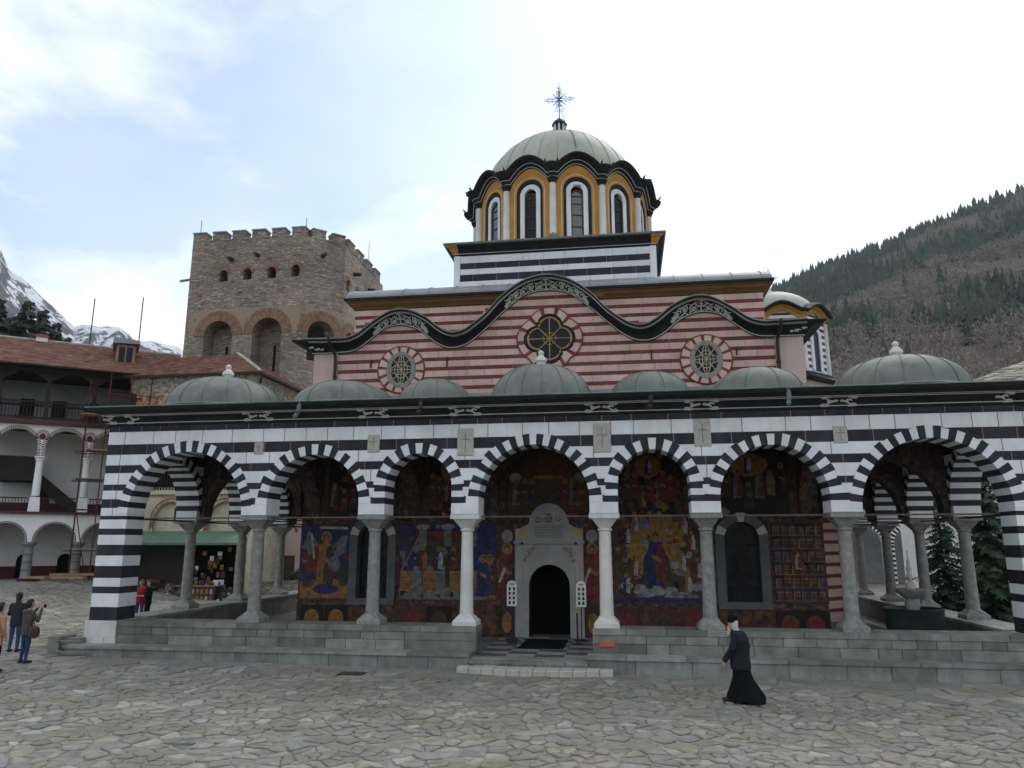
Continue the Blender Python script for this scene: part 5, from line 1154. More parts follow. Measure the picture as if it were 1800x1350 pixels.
MB().tube([WM(1.05,-1.5,4.8),WM(1.9,-1.5,.9)], .025, 6).build('brace', ['maroon'], sc)
for k in range(9):
    s = random.uniform(-4,3.5); d = random.uniform(-2.2,-1.1); x, y, _ = WM(s,d,0); l = random.uniform(.8,2.4); a = random.uniform(-.2,.5); zg = gz(x,y)
    o = MB().prism([(0,0),(l,0),(l,.12),(0,.12)], frame((x,y,zg+.01+.13*(k % 3)),(cos(a),sin(a),0),(-sin(a),cos(a),0)), 0, .22, bev=.01).build('timber', ['plank' if k % 3 else 'maroon'])
    tag(o, 'loose %s timber lying on the ground before the white arcade' % ('tan' if k % 3 else 'dark red'), 'timber', 'loose timbers by the arcade')
# ============================================================ souvenir house
SH = frame((0,38,0),(1,0,0),(0,1,0))
house = empty('painted_house', (-20.7,38,0), 'cream painted house with arched niches and hipped tile roof before stone tower', 'building')
hb_ = MB(); arch_wall(hb_, SH, -24.6, -17.6, 3.3, 5.55, [(-21.9,.98,3.3,4.2),(-18.75,.98,3.3,4.2)], 0, .35); hb_.build('wall', ['cream_wall'], house)
MB().box(-24.6,-17.6,38.3,38.35,3.2,5.6).build('niche_back', ['cream_wall'], house)
MB().box(-24.6,-17.62,38.4,45.6,-.5,11.9).build('house_body', ['cream_wall'], house)
for c in (-21.9,-18.75):
    r = MB(); arch_ring(r, SH, c, 1.12, .98, 3.3, 4.2, -.02, .05); r.build('niche_border', ['red_fresco'], house); r = MB(); arch_ring(r, SH, c, 1.17, 1.12, 3.3, 4.2, -.025, .03); r.build('niche_line', ['maroon'], house)
    o = MB().box(c+.0,c+.62,38.24,38.29,4.05,4.95).build('window', ['cream_wall'], house); MB().box(c+.08,c+.54,38.22,38.235,4.13,4.87).build('pane', ['glass_dark'], o)
    for q in range(5): MB().tube([(c+.1+.1*q,38.2,4.13),(c+.1+.1*q,38.2,4.87)], .014, 4).build('bar', ['iron'], o)
MB().box(-24.6,-17.5,37.8,38.2,5.56,5.78).build('ledge', ['cream_wall'], house)
for k in range(40): MB().add([(-24.5+.175*k+.09+.09*cos(pi+pi*q/6),37.96,5.54+.12*sin(pi+pi*q/6)) for q in range(7)], [list(range(7))]).build('scallop', ['red_fresco'], house)
lg = MB().box(-24.0,-18.0,38.36,38.39,6.0,8.6).build('loggia', ['dark_void'], house)
MB().box(-24.6,-17.6,38.0,38.38,8.6,11.9).build('upper_wall', ['red_fresco'], house); MB().box(-24.6,-24.0,38.0,38.38,5.8,8.6).build('loggia_pier', ['cream_wall'], house); MB().box(-21.3,-21.0,38.0,38.3,5.8,8.6).build('loggia_pier', ['cream_wall'], house); MB().box(-18.0,-17.6,38.0,38.38,5.8,8.6).build('loggia_pier', ['cream_wall'], house)
for x in np.arange(-24,-18,.17): MB().box(x,x+.05,37.98,38.02,5.8,6.75).build('baluster', ['dark_wood'], house)
MB().box(-24.1,-17.9,37.97,38.04,6.75,6.83).build('handrail', ['dark_wood'], house)
for sgn, pl in ((0,0),):
    fz = [( .02,11.2),(.06,11.3),(.08,11.5),(.22,11.8),(.32,11.95),(.34,12.02),(-.2,12.02),(-.2,11.2)]
    MB().sweep([station((-24.9,38),(0,-1),fz), station((-17.6,38),(1,-1),fz), station((-17.6,45.6),(1,0),fz)]).build('painted_frieze', ['frieze_paint'], house)
hr = MB(); a_, b_, c_, d_ = (-25.2,37.35,12.05),(-16.95,37.35,12.05),(-16.95,45.6,12.05),(-25.2,45.6,12.05); apx = (-20.7,41.5,14.2)
hr.add([a_,b_,c_,d_,apx,(-25.2,41.5,14.0)], [(0,1,4,5),(1,2,4),(2,3,5,4),(0,3,2,1)]); hroof = hr.build('hipped_roof', ['dark_wood'], house)
k = 0; n = 20
for k in range(n):
    t, t1 = k/n, (k+1.25)/n; L0 = lambda t: (-25.2, 37.35+4.15*t, 12.05+2.0*t); R0 = lambda t: (-16.95-3.75*t, 37.35+4.15*t, 12.05+2.15*t); Q0 = lambda t: (-16.95-3.75*t, 45.6-4.1*t, 12.05+2.15*t)
    up = lambda p, h: (p[0],p[1],p[2]+h); t1 = min(t1,1)
    for A, B in ((L0,R0),(R0,Q0)):
        m = MB(); a0, b0, a1, b1 = (np.array(f(x)) for f, x in ((A,t),(B,t),(A,t1),(B,t1))); nn = max(2,int(np.linalg.norm(b0-a0)/.36))
        for q in range(nn):
            f0, f1 = q/nn+.01/nn, (q+1)/nn-.01/nn; j = random.uniform(0,.02); m.add([up(a0+(b0-a0)*f0,.09+j),up(a0+(b0-a0)*f1,.09+j),up(a1+(b1-a1)*f1,.05),up(a1+(b1-a1)*f0,.05),up(a0+(b0-a0)*f0,.02),up(a0+(b0-a0)*f1,.02)], [(0,1,2,3),(0,4,5,1)])
        m.build('tile_row', ['roof_tile'], hroof, fixn=False)
MB().box(-25.2,-16.9,37.28,37.38,11.95,12.08).build('fascia', ['dark_wood'], hroof); MB().box(-16.98,-16.88,37.38,45.6,11.95,12.08).build('fascia', ['dark_wood'], hroof)
MB().tube([(-16.95,37.35,12.1),(-18.8,39.4,13.2),(-20.7,41.5,14.28)], .09, 6).build('hip_tiles', ['stone_roof'], hroof)
br = MB(); br.tube([(-17.5,38,10.9),(-16.95,37.5,11.9)], .06, 5); br.tube([(-17.55,38,9.2),(-16.9,37.4,11.9)], .04, 5); br.build('corner_bracket', ['dark_wood'], house)
bell = empty('bell', (-17.15,37.7,10.4), 'small dark bell hanging under the eave corner of the painted house', 'bell'); MB().lathe([(.24,10.4),(.2,10.5),(.14,10.75),(.1,10.85),(.02,10.9)], (-17.15,37.7,0), 12).build('bell_body', ['bronze'], bell); MB().box(-17.4,-16.9,37.65,37.75,10.9,11.0).build('yoke', ['dark_wood'], bell)
# shop front
MB().box(-24.6,-17.6,38.36,38.4,-.3,3.3).build('shop_interior', ['dark_void'], house)
for x, m in ((-24.2,'ochre'),(-17.75,'red_fresco')): MB().box(x-.18,x+.18,37.9,38.3,-.3,3.3).build('door_post', [m], house)
MB().box(-23.9,-20.6,38.25,38.33,-.2,3.2).build('shutter', ['dark_wood'], house)
aw = MB().add([(-24.3,38.0,3.62),(-17.2,38.0,3.62),(-16.9,36.6,3.02),(-24.6,36.6,3.02),(-24.3,38.0,3.58),(-17.2,38.0,3.58),(-16.9,36.6,2.98),(-24.6,36.6,2.98),(-16.9,36.62,2.9),(-24.6,36.62,2.9)], [(0,1,2,3),(4,7,6,5),(3,2,8,9),(1,5,6,2),(0,3,7,4)]).build('awning', ['awning_green'])
tag(aw, 'sloping green awning above the souvenir shop front', 'awning')
ct = empty('souvenir_counter', (-19.0,36.9,0), 'brown souvenir counter heaped with small goods under green awning', 'counter')
MB().box(-20.3,-18.3,36.7,37.5,-.1,.85).build('counter_body', ['brown_wood'], ct); MB().box(-20.4,-18.2,36.6,37.6,.85,.9).build('counter_top', ['plank'], ct)
for q in range(60):
    x, y = random.uniform(-20.3,-18.3), random.uniform(36.65,37.5); s = random.uniform(.05,.13); o = MB().box(x-s,x+s,y-s*.6,y+s*.6,.9,.9+s*random.uniform(.6,2.2)).build('small_goods', [random.choice(['paper','plastic_red','brass','p_blue','p_white','brown_wood','p_gold'])], ct)
for r in range(2):
    for q in range(8):
        x, z = -20.2+.25*q, .12+.36*r; o = MB().prism(arch_poly(x,.075,z,z+.18,6), frame((0,36.69,0),(1,0,0),(0,1,0)), -.025, 0).build('icon', [(ic := ['p_gold','p_ochre','p_white','plank'][(q*3+r) % 4])]); 
        o.data.materials.clear() if False else None
        tag(o, 'small arched %s icon hung on the front of the souvenir counter' % dict(p_gold='golden', p_ochre='ochre', p_white='pale', plank='wooden')[ic], 'icon', 'icons on the counter front')
for q in range(26):
    x, z = random.uniform(-20.4,-17.9), random.uniform(1.1,2.7); w2, h2 = random.uniform(.06,.12), random.uniform(.08,.17); o = MB().box(x-w2,x+w2,37.7,37.73,z-h2,z+h2).build('picture', [(ic := random.choice(['paper','p_gold','p_brown','p_grey','p_ochre','p_brown']))]); tag(o, 'small %s picture hanging in the dark souvenir shop' % dict(paper='white', p_gold='golden', p_brown='brown', p_grey='grey', p_ochre='ochre')[ic], 'picture', 'pictures hanging in the shop')
sh = empty('goods_shelf', (-17.95,36.9,0), 'tiered goods shelf with white wares beside the souvenir counter', 'shelf')
for q in range(3): MB().box(-18.15,-17.3,36.6+.2*q,37.4,-.1+.28*q,.16+.28*q).build('tier', ['dark_wood'], sh)
for q in range(18): x = random.uniform(-18.1,-17.4); t = q % 3; MB().box(x,x+.1,36.62+.2*t,36.75+.2*t,.16+.28*t,.22+.28*t+random.uniform(0,.06)).build('ware', [random.choice(['paper','p_white','p_grey'])], sh)
pr = empty('postcard_rack', (-20.9,36.9,0), 'leaning rack of postcards standing beside the souvenir counter', 'rack')
MB().add([(-21.15,36.8,0),(-20.7,36.8,0),(-20.75,37.05,.95),(-21.2,37.05,.95),(-21.15,36.9,0),(-20.7,36.9,0),(-20.75,37.15,.95),(-21.2,37.15,.95)], [(0,1,2,3),(4,7,6,5),(0,3,7,4),(1,5,6,2),(2,6,7,3)]).build('board', ['p_grey'], pr)
for q in range(24):
    i, j = q % 4, q//4; t = j/6; x = -21.13+.105*i-.05*t; y = 36.795+.25*t; z = .06+.15*j; MB().add([(x,y,z),(x+.09,y,z),(x+.08,y+.035,z+.13),(x-.01,y+.035,z+.13)], [(0,1,2,3)]).build('postcard', [random.choice(['paper','p_blue','p_red','p_gold','p_green'])], pr)
bn = MB(); bn.box(-23.4,-21.6,36.7,37.3,.70,.78); bn.box(-23.3,-23.2,36.75,37.25,-.1,.7); bn.box(-21.8,-21.7,36.75,37.25,-.1,.7); tag(bn.build('shop_table', ['brown_wood']), 'empty brown trestle table before the closed shop shutter', 'table')
# pink annex, hedge and low wall
an = empty('pink_annex', (-15.9,42,0), 'pink painted annex with framed panel beside the tower foot', 'building'); MB().box(-17.55,-14.6,42,45.6,-.3,5.9).build('wall', ['plain_pink'], an)
for w_, m, d in ((.46,'maroon',.012),(.40,'plain_pink',.02),(.28,'maroon',.028),(.23,'cream_wall',.036)): MB().box(-15.35-w_,-15.35+w_,42-d,42.1,.9-w_*.3,3.3+w_*.3).build('painted_panel', [m], an)
MB().box(-17.2,-16.5,41.97,42.05,-.2,2.3).build('door', ['brown_wood'], an); r = MB(); arch_ring(r, frame((0,42,0),(1,0,0),(0,1,0)), -15.6, 1.0, .8, 3.6, 4.5, -.02, .03); r.build('painted_arch', ['red_fresco'], an)
lwl = empty('low_wall', (-14.6,38.5,0), 'low rubble garden wall beside the porch flank', 'wall'); MB().box(-16.6,-13.2,38.2,38.8,-.3,1.0).build('wall', ['rubble'], lwl); MB().box(-16.7,-13.1,38.1,38.9,1.0,1.1).build('coping', ['podium_stone'], lwl)
def leafball(name, c, r, mat, n, sz, label, cat, group=None):
    m = MB()
    P = RNG.normal(size=(n,3)); P /= np.linalg.norm(P,axis=1)[:,None]; P *= (RNG.random(n)**.4)[:,None]
    for p in P:
        q = np.array(c)+p*np.array(r); a, b = RNG.normal(size=3), RNG.normal(size=3); a *= sz/np.linalg.norm(a); b *= sz/np.linalg.norm(b); m.add([q,q+a,q+a*.6+b*.7,q+b*.6], [(0,1,2,3)])
    return tag(m.build(name, [mat], None, fixn=False), label, cat, group)
leafball('hedge_shrub', (-15.0,38.5,1.35), (.75,.45,.3), 'hedge', 900, .1, 'clipped green shrub on top of the low rubble wall', 'shrub'); leafball('flower_tub', (-13.4,38.5,1.25), (.3,.3,.2), 'leaf_red', 300, .08, 'dark red flowers on the low rubble wall', 'flowers')
# ============================================================ stone tower
tower = empty('stone_tower', (-22.9,50,0), 'square rubble stone tower with battlements and brick arched niches', 'tower')
TX0, TX1, TY0, TY1 = -27.0, -18.75, 45.7, 55.4
TF = frame((TX0,TY0,0),(1,0,0),(0,1,0)); CH = 2.1; TC = frame((TX1,TY0,0),(.70711,.70711,0),(-.70711,.70711,0)); TS = frame((TX1+CH,TY0+CH,0),(0,1,0),(-1,0,0)); TT = 1.2
def tface(M, Wd, niches, wins, name, s0=0):
    a = MB(); arch_wall(a, M, s0, Wd, -.5, 19.2, niches, 0, TT, n=16); o = a.build(name, ['rubble'], tower)
    b = MB(); arch_wall(b, M, s0, Wd, 19.2, 23.55, wins, 0, TT, n=10); b.build(name, ['rubble'], tower)
    bs = MB(); arch_wall(bs, M, max(s0,.06)+(.0 if s0 else .25), Wd-.06, 16.8, 18.55, [(c, h+.02, 16.8, zs) for c, h, sl, zs in niches], -.022, .05, n=16); bs.build('brick_spandrel', ['spandrel_brick'], tower)
    for c, h, sl, zs in niches: ring(M, c, h, zs, .44, 46, o, .40); ring(M, c, h+.47, zs, .24, 64, o, .0)
    for c, h, sl, zs in wins: ring(M, c, h, zs, .22, 18, o, 0)
    return o
def ring(M, c, h, zs, w_, n, par, gap):
    m = MB(); arch_ring(m, M, c, h+w_, h+.002, zs, zs, -.03, .2, n=20, mi=1)
    for k in range(n):
        t0, t1 = pi*(k+.14)/n, pi*(k+.86)/n; m.prism([(c-h*cos(t0),zs+h*sin(t0)),(c-h*cos(t1),zs+h*sin(t1)),(c-(h+w_)*cos(t1),zs+(h+w_)*sin(t1)),(c-(h+w_)*cos(t0),zs+(h+w_)*sin(t0))], M, -.055, .1, 0)
    m.build('brick_arch', ['arch_brick','mortar'], par)
nf = [(2.45,1.02,9.0,16.7),(5.95,1.05,9.0,16.75)]; wf = [(2.5,.30,20.55,21.05),(4.25,.30,20.6,21.1),(6.0,.31,20.6,21.1),(7.72,.31,20.65,21.15)]
tfo = tface(TF, TX1-TX0, nf, wf, 'front_wall')
tco = tface(TC, CH*1.41421, [(1.49,.92,14.9,16.8)], [], 'corner_wall')
tso = tface(TS, TY1-TY0-CH, [(1.5,.95,9.0,16.6),(4.2,1.0,9.0,16.6)], [(.75,.30,20.4,20.95),(2.6,.3,20.4,20.9),(4.6,.3,20.4,20.9)], 'side_wall')
MB().box(TX0+.02,TX0+TT,TY0+TT,TY1,-.5,23.5).build('west_wall', ['rubble'], tower); MB().box(TX0+TT,TX1-TT-.01,TY0+TT+.01,TY1-.5,-.5,23.0).build('tower_core', ['rubble'], tower); MB().box(TX1-TT-.02,TX1+CH-TT-.02,TY0+CH+1.3,TY1-.5,-.5,22.9).build('tower_core', ['rubble'], tower); MB().box(TX0,TX1+CH-.02,TY1-.02,TY1+.8,-.5,23.5).build('rear_wall', ['rubble'], tower)
for c in (2.45,5.95): MB().prism([(c-.03,14.4),(c+.12,14.4),(c+.12,16.2),(c-.03,16.2)], TF, TT-.03, TT).build('slit_window', ['dark_void'], tower)
MB().box(TX0+4.8,TX0+7.2,TY0-.1,TY0+1.1,12.6,12.75).build('timber_lintel', ['dark_wood'], tower); MB().prism([(4.9,9),(7.0,9),(7.0,12.6),(4.9,12.6)], TF, .3, .4).build('dark_opening', ['dark_void'], tower)
def merlons(M, Wd, n):
    p = Wd/(n-.34); 
    for k in range(n):
        s = k*p; o = MB().prism([(s,23.5),(s+p*.66,23.5),(s+p*.66,24.14),(s,24.16)], M, .0, TT*.62).build('merlon', ['rubble'], tower); MB().prism([(s-.04,24.15),(s+p*.66+.04,24.15),(s+p*.66+.04,24.24),(s-.04,24.24)], M, -.06, TT*.66).build('coping', ['lead'], o)
        if k < n-1: MB().prism([(s+p*.66,23.54),(s+p,23.54),(s+p,23.62),(s+p*.66,23.62)], M, -.05, TT*.6).build('gap_coping', ['lead'], o)
merlons(TF, TX1-TX0, 6); merlons(frame(TC(.55,0,0),(.70711,.70711,0),(-.70711,.70711,0)), CH*1.41421-.6, 2); merlons(frame(TS(.5,0,0),(0,1,0),(-1,0,0)), TY1-TY0-CH-.5, 4)
for x, y, h in ((TX0+.2,TY0+.5,1.7),(TX0+6.9,TY0+3,2.6),(TX1+CH-.3,TY1-2,2.4)): MB().tube([(x,y,23.6),(x,y,23.7+h)], .022, 5).build('lightning_rod', ['iron'], tower)
for s, z in ((3.0,22.15),(4.9,22.35)): MB().tube([TF(s,.3,z),TF(s+.05,-.55,z-.12)], [.17,.13], 8).build('water_spout', ['bronze'], tower)
MB().tube([TC(1.3,.3,22.4),TC(1.3,-.55,22.3)], [.17,.13], 8).build('water_spout', ['bronze'], tower)
for s, z in ((1.8,22.1),(5.0,22.0)): MB().tube([TS(s,.3,z),TS(s,-.55,z-.12)], [.17,.13], 8).build('water_spout', ['bronze'], tower)
MB().tube([(TX0+.1,TY0+.4,21.0),(TX0-.9,TY0+.3,20.85)], .09, 6).build('water_spout', ['lead'], tower)
pf = MB()
for q in range(90):
    s = random.uniform(.3,TX1-TX0-.3); z = random.uniform(10,23); 
    if any(abs(s-c) < h+.9 and z < zs+1.8 for c, h, sl, zs in nf) or any(abs(s-c) < .7 and abs(z-21) < 1 for c, *_ in wf): continue
    pf.prism([(s,z),(s+random.uniform(.25,.5),z+.02),(s+.36,z+.2),(s+.02,z+.19)], TF, -.035, .05, bev=.015)
tag(pf.build('proud_stones', ['rubble'], tower), kind='stuff')
# ============================================================ buildings seen past the right flank
rb = empty('stone_roofed_building', (22,38,0), 'building with pale stone slab hipped roof right of the church', 'building')
MB().box(17.6,32,34,46,0,8.4).build('wall', ['wall_white'], rb)
q_ = [(16.4,33,9.4),(34,33,9.4),(34,45,9.4),(16.4,45,9.4),(26,39,13.2),(34,39,13.2)]
ro = MB().add(q_, [(0,1,5,4),(0,4,3),(3,4,5,2),(0,3,2,1)]).build('roof', ['dark_wood'], rb)
for k in range(24):
    t, t1 = k/24, min(1,(k+1.3)/24)
    E0 = lambda t: np.array((16.4+9.6*t,33+6*t,9.4+3.8*t)); E1 = lambda t: np.array((34.,33+6*t,9.4+3.8*t)); E2 = lambda t: np.array((16.4+9.6*t,45-6*t,9.4+3.8*t))
    for A, B in ((E0,E1),(E2,E0)):
        m = MB(); a0,b0,a1,b1 = A(t),B(t),A(t1),B(t1); nn = max(2,int(np.linalg.norm(b0-a0)/.4))
        for q in range(nn):
            f0, f1 = q/nn, (q+.96)/nn; j = random.uniform(.03,.09); m.add([a0+(b0-a0)*f0+(0,0,j+.03),a0+(b0-a0)*f1+(0,0,j+.03),a1+(b1-a1)*f1+(0,0,.05),a1+(b1-a1)*f0+(0,0,.05),a0+(b0-a0)*f0,a0+(b0-a0)*f1], [(0,1,2,3),(0,4,5,1)])
        m.build('slate_row', ['stone_roof'], ro, fixn=False)
fp = MB().tube([(20.6,35.5,10.6),(20.6,35.5,12.3)], .09, 8).build('flue_pipe', ['lead'], rb)
ew = empty('striped_wing', (14,62,0), 'far white wing with black and white striped arches seen through the porch', 'building'); EM = frame((2,62,0),(1,0,0),(0,1,0))
for zb0 in (0,5.2):
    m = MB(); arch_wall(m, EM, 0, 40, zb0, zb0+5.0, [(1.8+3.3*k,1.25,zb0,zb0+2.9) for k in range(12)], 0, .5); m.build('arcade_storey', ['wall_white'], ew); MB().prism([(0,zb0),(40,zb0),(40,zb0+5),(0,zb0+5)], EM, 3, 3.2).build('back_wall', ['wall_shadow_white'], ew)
    for k in range(12):
        m = MB(); c = 1.8+3.3*k
        for q in range(15):
            t0, t1 = pi*q/15, pi*(q+.5)/15; m.prism([(c-1.25*cos(t0),zb0+2.9+1.25*sin(t0)),(c-1.25*cos(t1),zb0+2.9+1.25*sin(t1)),(c-1.6*cos(t1),zb0+2.9+1.6*sin(t1)),(c-1.6*cos(t0),zb0+2.9+1.6*sin(t0))], EM, -.03, .05)
        for q in range(8):
            for sg in (-1,1): m.prism([(c+sg*1.27,zb0+.2+.35*q),(c+sg*1.62,zb0+.2+.35*q),(c+sg*1.62,zb0+.37+.35*q),(c+sg*1.27,zb0+.37+.35*q)], EM, -.03, .05)
        m.build('striped_arch', ['marble_black'], ew)
MB().prism([(0,10.2),(40,10.2),(40,10.5),(0,10.5)], EM, -.6, 4).build('eave', ['dark_wood'], ew)
MB().add([(1.5,61.2,10.5),(43,61.2,10.5),(43,66,12.5),(1.5,66,12.5)], [(0,1,2,3)]).build('roof', ['roof_tile'], ew, fixn=False)
# ============================================================ trees
def spruce(name, x, y, H, R, seed, label, group, dens=1., mat='cypress'):
    rg = np.random.default_rng(seed); z0 = gz(x,y) if y < 60 else 0; t = empty(name, (x,y,z0), label, 'tree', group)
    MB().lathe([(R*.07,0),(R*.05,H*.5),(.02,H*.97)], (x,y,z0), 7).build('trunk', ['bark'], t)
    nb = int(130*dens); V = []; F = []
    for k in range(nb):
        f = (k+.5)/nb; zc = H*(.06+.92*f); L_ = R*(1-f)**.85*rg.uniform(.65,1.12)+.08; a = k*2.4+rg.uniform(-.5,.5); dr = rg.uniform(.15,.4)
        d = np.array((cos(a),sin(a),0)); sd = np.array((-sin(a),cos(a),0)); ns = max(5,int(L_*14*dens))
        for q in range(ns):
            r = L_*(.12+.88*(q+rg.random())/ns); p = np.array((x,y,z0+zc))+d*r+np.array((0,0,-dr*r+.12*r*r/max(L_,.1)*.3)); wd = .017*H+.36*L_*(1-r/L_*.75)*.5
            for sg in (-1,1):
                tip = p+sd*sg*wd*rg.uniform(.5,1.1)+d*wd*.5+np.array((0,0,rg.uniform(-.14,.02))); b = np.array((0,0,.014*H))*rg.uniform(.5,1.3); o = len(V); V += [tuple(p+b*.5),tuple(p-b*.6+d*.06),tuple(tip-b*.4),tuple(tip+b*.2)]; F.append((o,o+1,o+2,o+3))
    m = MB(); m.v = V; m.f = F; m.m = [0]*len(F); m.build('crown', [mat], t, fixn=False); return t
spruce('spruce_tree', 14.0, 27.2, 6.6, 1.35, 1, 'dense dark spruce growing tight beside the right porch flank', None, 1.5); spruce('spruce_tree', 16.0, 29.0, 6.9, 1.6, 2, 'broad dark spruce growing one step behind the spruce at the porch', None, 1.5); spruce('spruce_tree', 14.2, 31.5, 5.2, 1.2, 3, 'small spruce half hidden behind two larger spruces by the porch', None, 1.3)
mk('far_conifer', (.040,.058,.034), (.022,.032,.022), .8, .8, island=.35)
for k, (az, R, H, r) in enumerate(((-45.2,80,25.5,7.0),(-43.9,84,26.2,7.0),(-43.1,88,25.6,6.5),(-42.3,86,27.0,6.5),(-41.4,90,27.4,6.0),(-40.6,92,26.6,5.5),(-39.9,94,25.6,5.0),(-44.4,96,28.0,6.5),(-46.6,84,27,7),(-34.6,78,20.6,3.2),(-35.5,84,19.6,2.8))):
    spruce('conifer_tree', CAMX+R*sin(radians(az)), R*cos(radians(az)), H, r, 20+k, 'tall dark conifer rising behind the red tiled wing roof' if az < -38 else 'dark conifer rising between the wing roof and the stone tower', 'conifers behind the wing roof' if az < -38 else 'conifers beside the tower', 1.1, 'far_conifer')
# ============================================================ mountains
def fbm(x, y, sc, oc=5, seed=0):
    v = np.zeros_like(x); amp = 1.; rg = np.random.default_rng(seed)
    for o in range(oc):
        for q in range(3):
            a, ph = rg.uniform(0,2*pi), rg.uniform(0,2*pi); v += amp*np.sin((x*np.cos(a)+y*np.sin(a))/sc*2*pi+ph+1.3*np.sin((x*np.sin(a)-y*np.cos(a))/sc*3.1+ph))/3
        amp *= .5; sc *= .5
    return v
def polar(name, az, Rs, hf, mats):
    A, Rr = np.meshgrid(np.radians(az), Rs, indexing='ij'); X = CAMX+Rr*np.sin(A); Y = Rr*np.cos(A); Z = hf(np.degrees(A), Rr, X, Y); nA, nR = A.shape
    V = np.stack([X,Y,Z],-1).reshape(-1,3); F = [(i*nR+j, i*nR+j+1, (i+1)*nR+j+1, (i+1)*nR+j) for i in range(nA-1) for j in range(nR-1)]
    m = MB(); m.v = V.tolist(); m.f = F; m.m = [0]*len(F); return m.build(name, mats, None, smooth=True, base=(0,0,0), fixn=False)
def snow_mat():
    m = bpy.data.materials.new('snow_rock'); m.use_nodes = True; t = m.node_tree; b = t.nodes['Principled BSDF']; g = t.nodes.new('ShaderNodeNewGeometry')
    no = t.nodes.new('ShaderNodeTexNoise'); no.inputs['Scale'].default_value = .028; no.inputs['Detail'].default_value = 11; no.inputs['Roughness'].default_value = .68; no.inputs['Distortion'].default_value = .6; t.links.new(g.outputs['Position'], no.inputs['Vector'])
    sp = t.nodes.new('ShaderNodeSeparateXYZ'); t.links.new(g.outputs['Position'], sp.inputs[0]); mz = t.nodes.new('ShaderNodeMapRange'); mz.inputs[1].default_value = 330; mz.inputs[2].default_value = 620; mz.inputs[3].default_value = -.10; mz.inputs[4].default_value = .13; t.links.new(sp.outputs[2], mz.inputs[0])
    ns = t.nodes.new('ShaderNodeSeparateXYZ'); t.links.new(g.outputs['Normal'], ns.inputs[0]); mn = t.nodes.new('ShaderNodeMapRange'); mn.inputs[1].default_value = .45; mn.inputs[2].default_value = .9; mn.inputs[3].default_value = -.1; mn.inputs[4].default_value = .1; t.links.new(ns.outputs[2], mn.inputs[0])
    a1 = t.nodes.new('ShaderNodeMath'); a1.operation = 'ADD'; t.links.new(no.outputs['Fac'], a1.inputs[0]); t.links.new(mz.outputs[0], a1.inputs[1]); a2 = t.nodes.new('ShaderNodeMath'); a2.operation = 'ADD'; t.links.new(a1.outputs[0], a2.inputs[0]); t.links.new(mn.outputs[0], a2.inputs[1])
    r = t.nodes.new('ShaderNodeValToRGB'); e = r.color_ramp.elements; e[0].position = .40; e[0].color = (.035,.042,.038,1); e[1].position = .525; e[1].color = (.85,.87,.9,1); x = e.new(.50); x.color = (.10,.10,.105,1); t.links.new(a2.outputs[0], r.inputs[0]); t.links.new(r.outputs[0], b.inputs['Base Color']); b.inputs['Roughness'].default_value = .9
    bp = t.nodes.new('ShaderNodeBump'); bp.inputs['Strength'].default_value = 1; bp.inputs['Distance'].default_value = 30; t.links.new(no.outputs['Fac'], bp.inputs['Height']); t.links.new(bp.outputs[0], b.inputs['Normal']); MT['snow_rock'] = m
snow_mat()
SIL = [(a_, e_+.5) for a_, e_ in [(-75,20),(-60,21),(-52,20),(-46,19.3),(-44.3,18.1),(-43.7,16.9),(-42.8,16.4),(-41.5,15.2),(-40.3,14.3),(-39.6,13.7),(-38.6,14.0),(-36.9,14.1),(-35.7,13.3),(-34.5,13.4),(-33.2,13.1),(-30,11.5),(-22,9.5),(-10,8.5),(8,8)]]
def mh(A, R, X, Y):
    el = np.interp(A, [s[0] for s in SIL], [s[1] for s in SIL]); top = 1800*np.tan(np.radians(el)); t = np.clip((R-650)/1150,0,1)
    prof = t**1.15*np.where(R > 1800, np.clip(1-(R-1800)/1300,0,1), 1); return top*prof+fbm(X,Y,420,6,3)*26*np.minimum(1,t*1.4)*(1-.75*np.exp(-((R-1800)/160)**2))+fbm(X,Y,90,4,5)*11*(1-.6*np.exp(-((R-1800)/120)**2))-2
tag(polar('snow_mountain', np.arange(-75,8.1,.22), np.arange(650,2401,16), mh, ['snow_rock']), 'snow streaked rocky mountain behind the left roofs', None, kind='structure')
mk('hill_litter', (.13,.105,.085), (.09,.078,.06), .03, .95, .6, .12)
HS = [(-20,8),(-8,10),(0,13.5),(6,15.8),(10.7,17.3),(14,18.5),(17.2,19.5),(21,20.4),(24.5,20.9),(27.8,21.3),(35,22.5),(60,23)]
def hh(A, R, X, Y):
    el = np.interp(A, [s[0] for s in HS], [s[1] for s in HS]); top = 880*np.tan(np.radians(el)); t = np.clip((R-190)/690,0,1); return top*t**1.05*np.where(R > 880, np.clip(1-(R-880)/700,0,1), 1)+fbm(X,Y,230,4,8)*9*np.minimum(1,t*3)-1.5
tag(polar('forest_hill', np.arange(-20,61,.8), np.arange(190,1401,18), hh, ['hill_litter']), 'steep wooded hillside behind the right of the church', None, kind='structure')
mk('hill_conifer', (.044,.066,.036), (.024,.037,.023), .02, .85, island=.3); mk('hill_bare', (.255,.215,.18), (.19,.16,.135), .02, .9, island=.18)
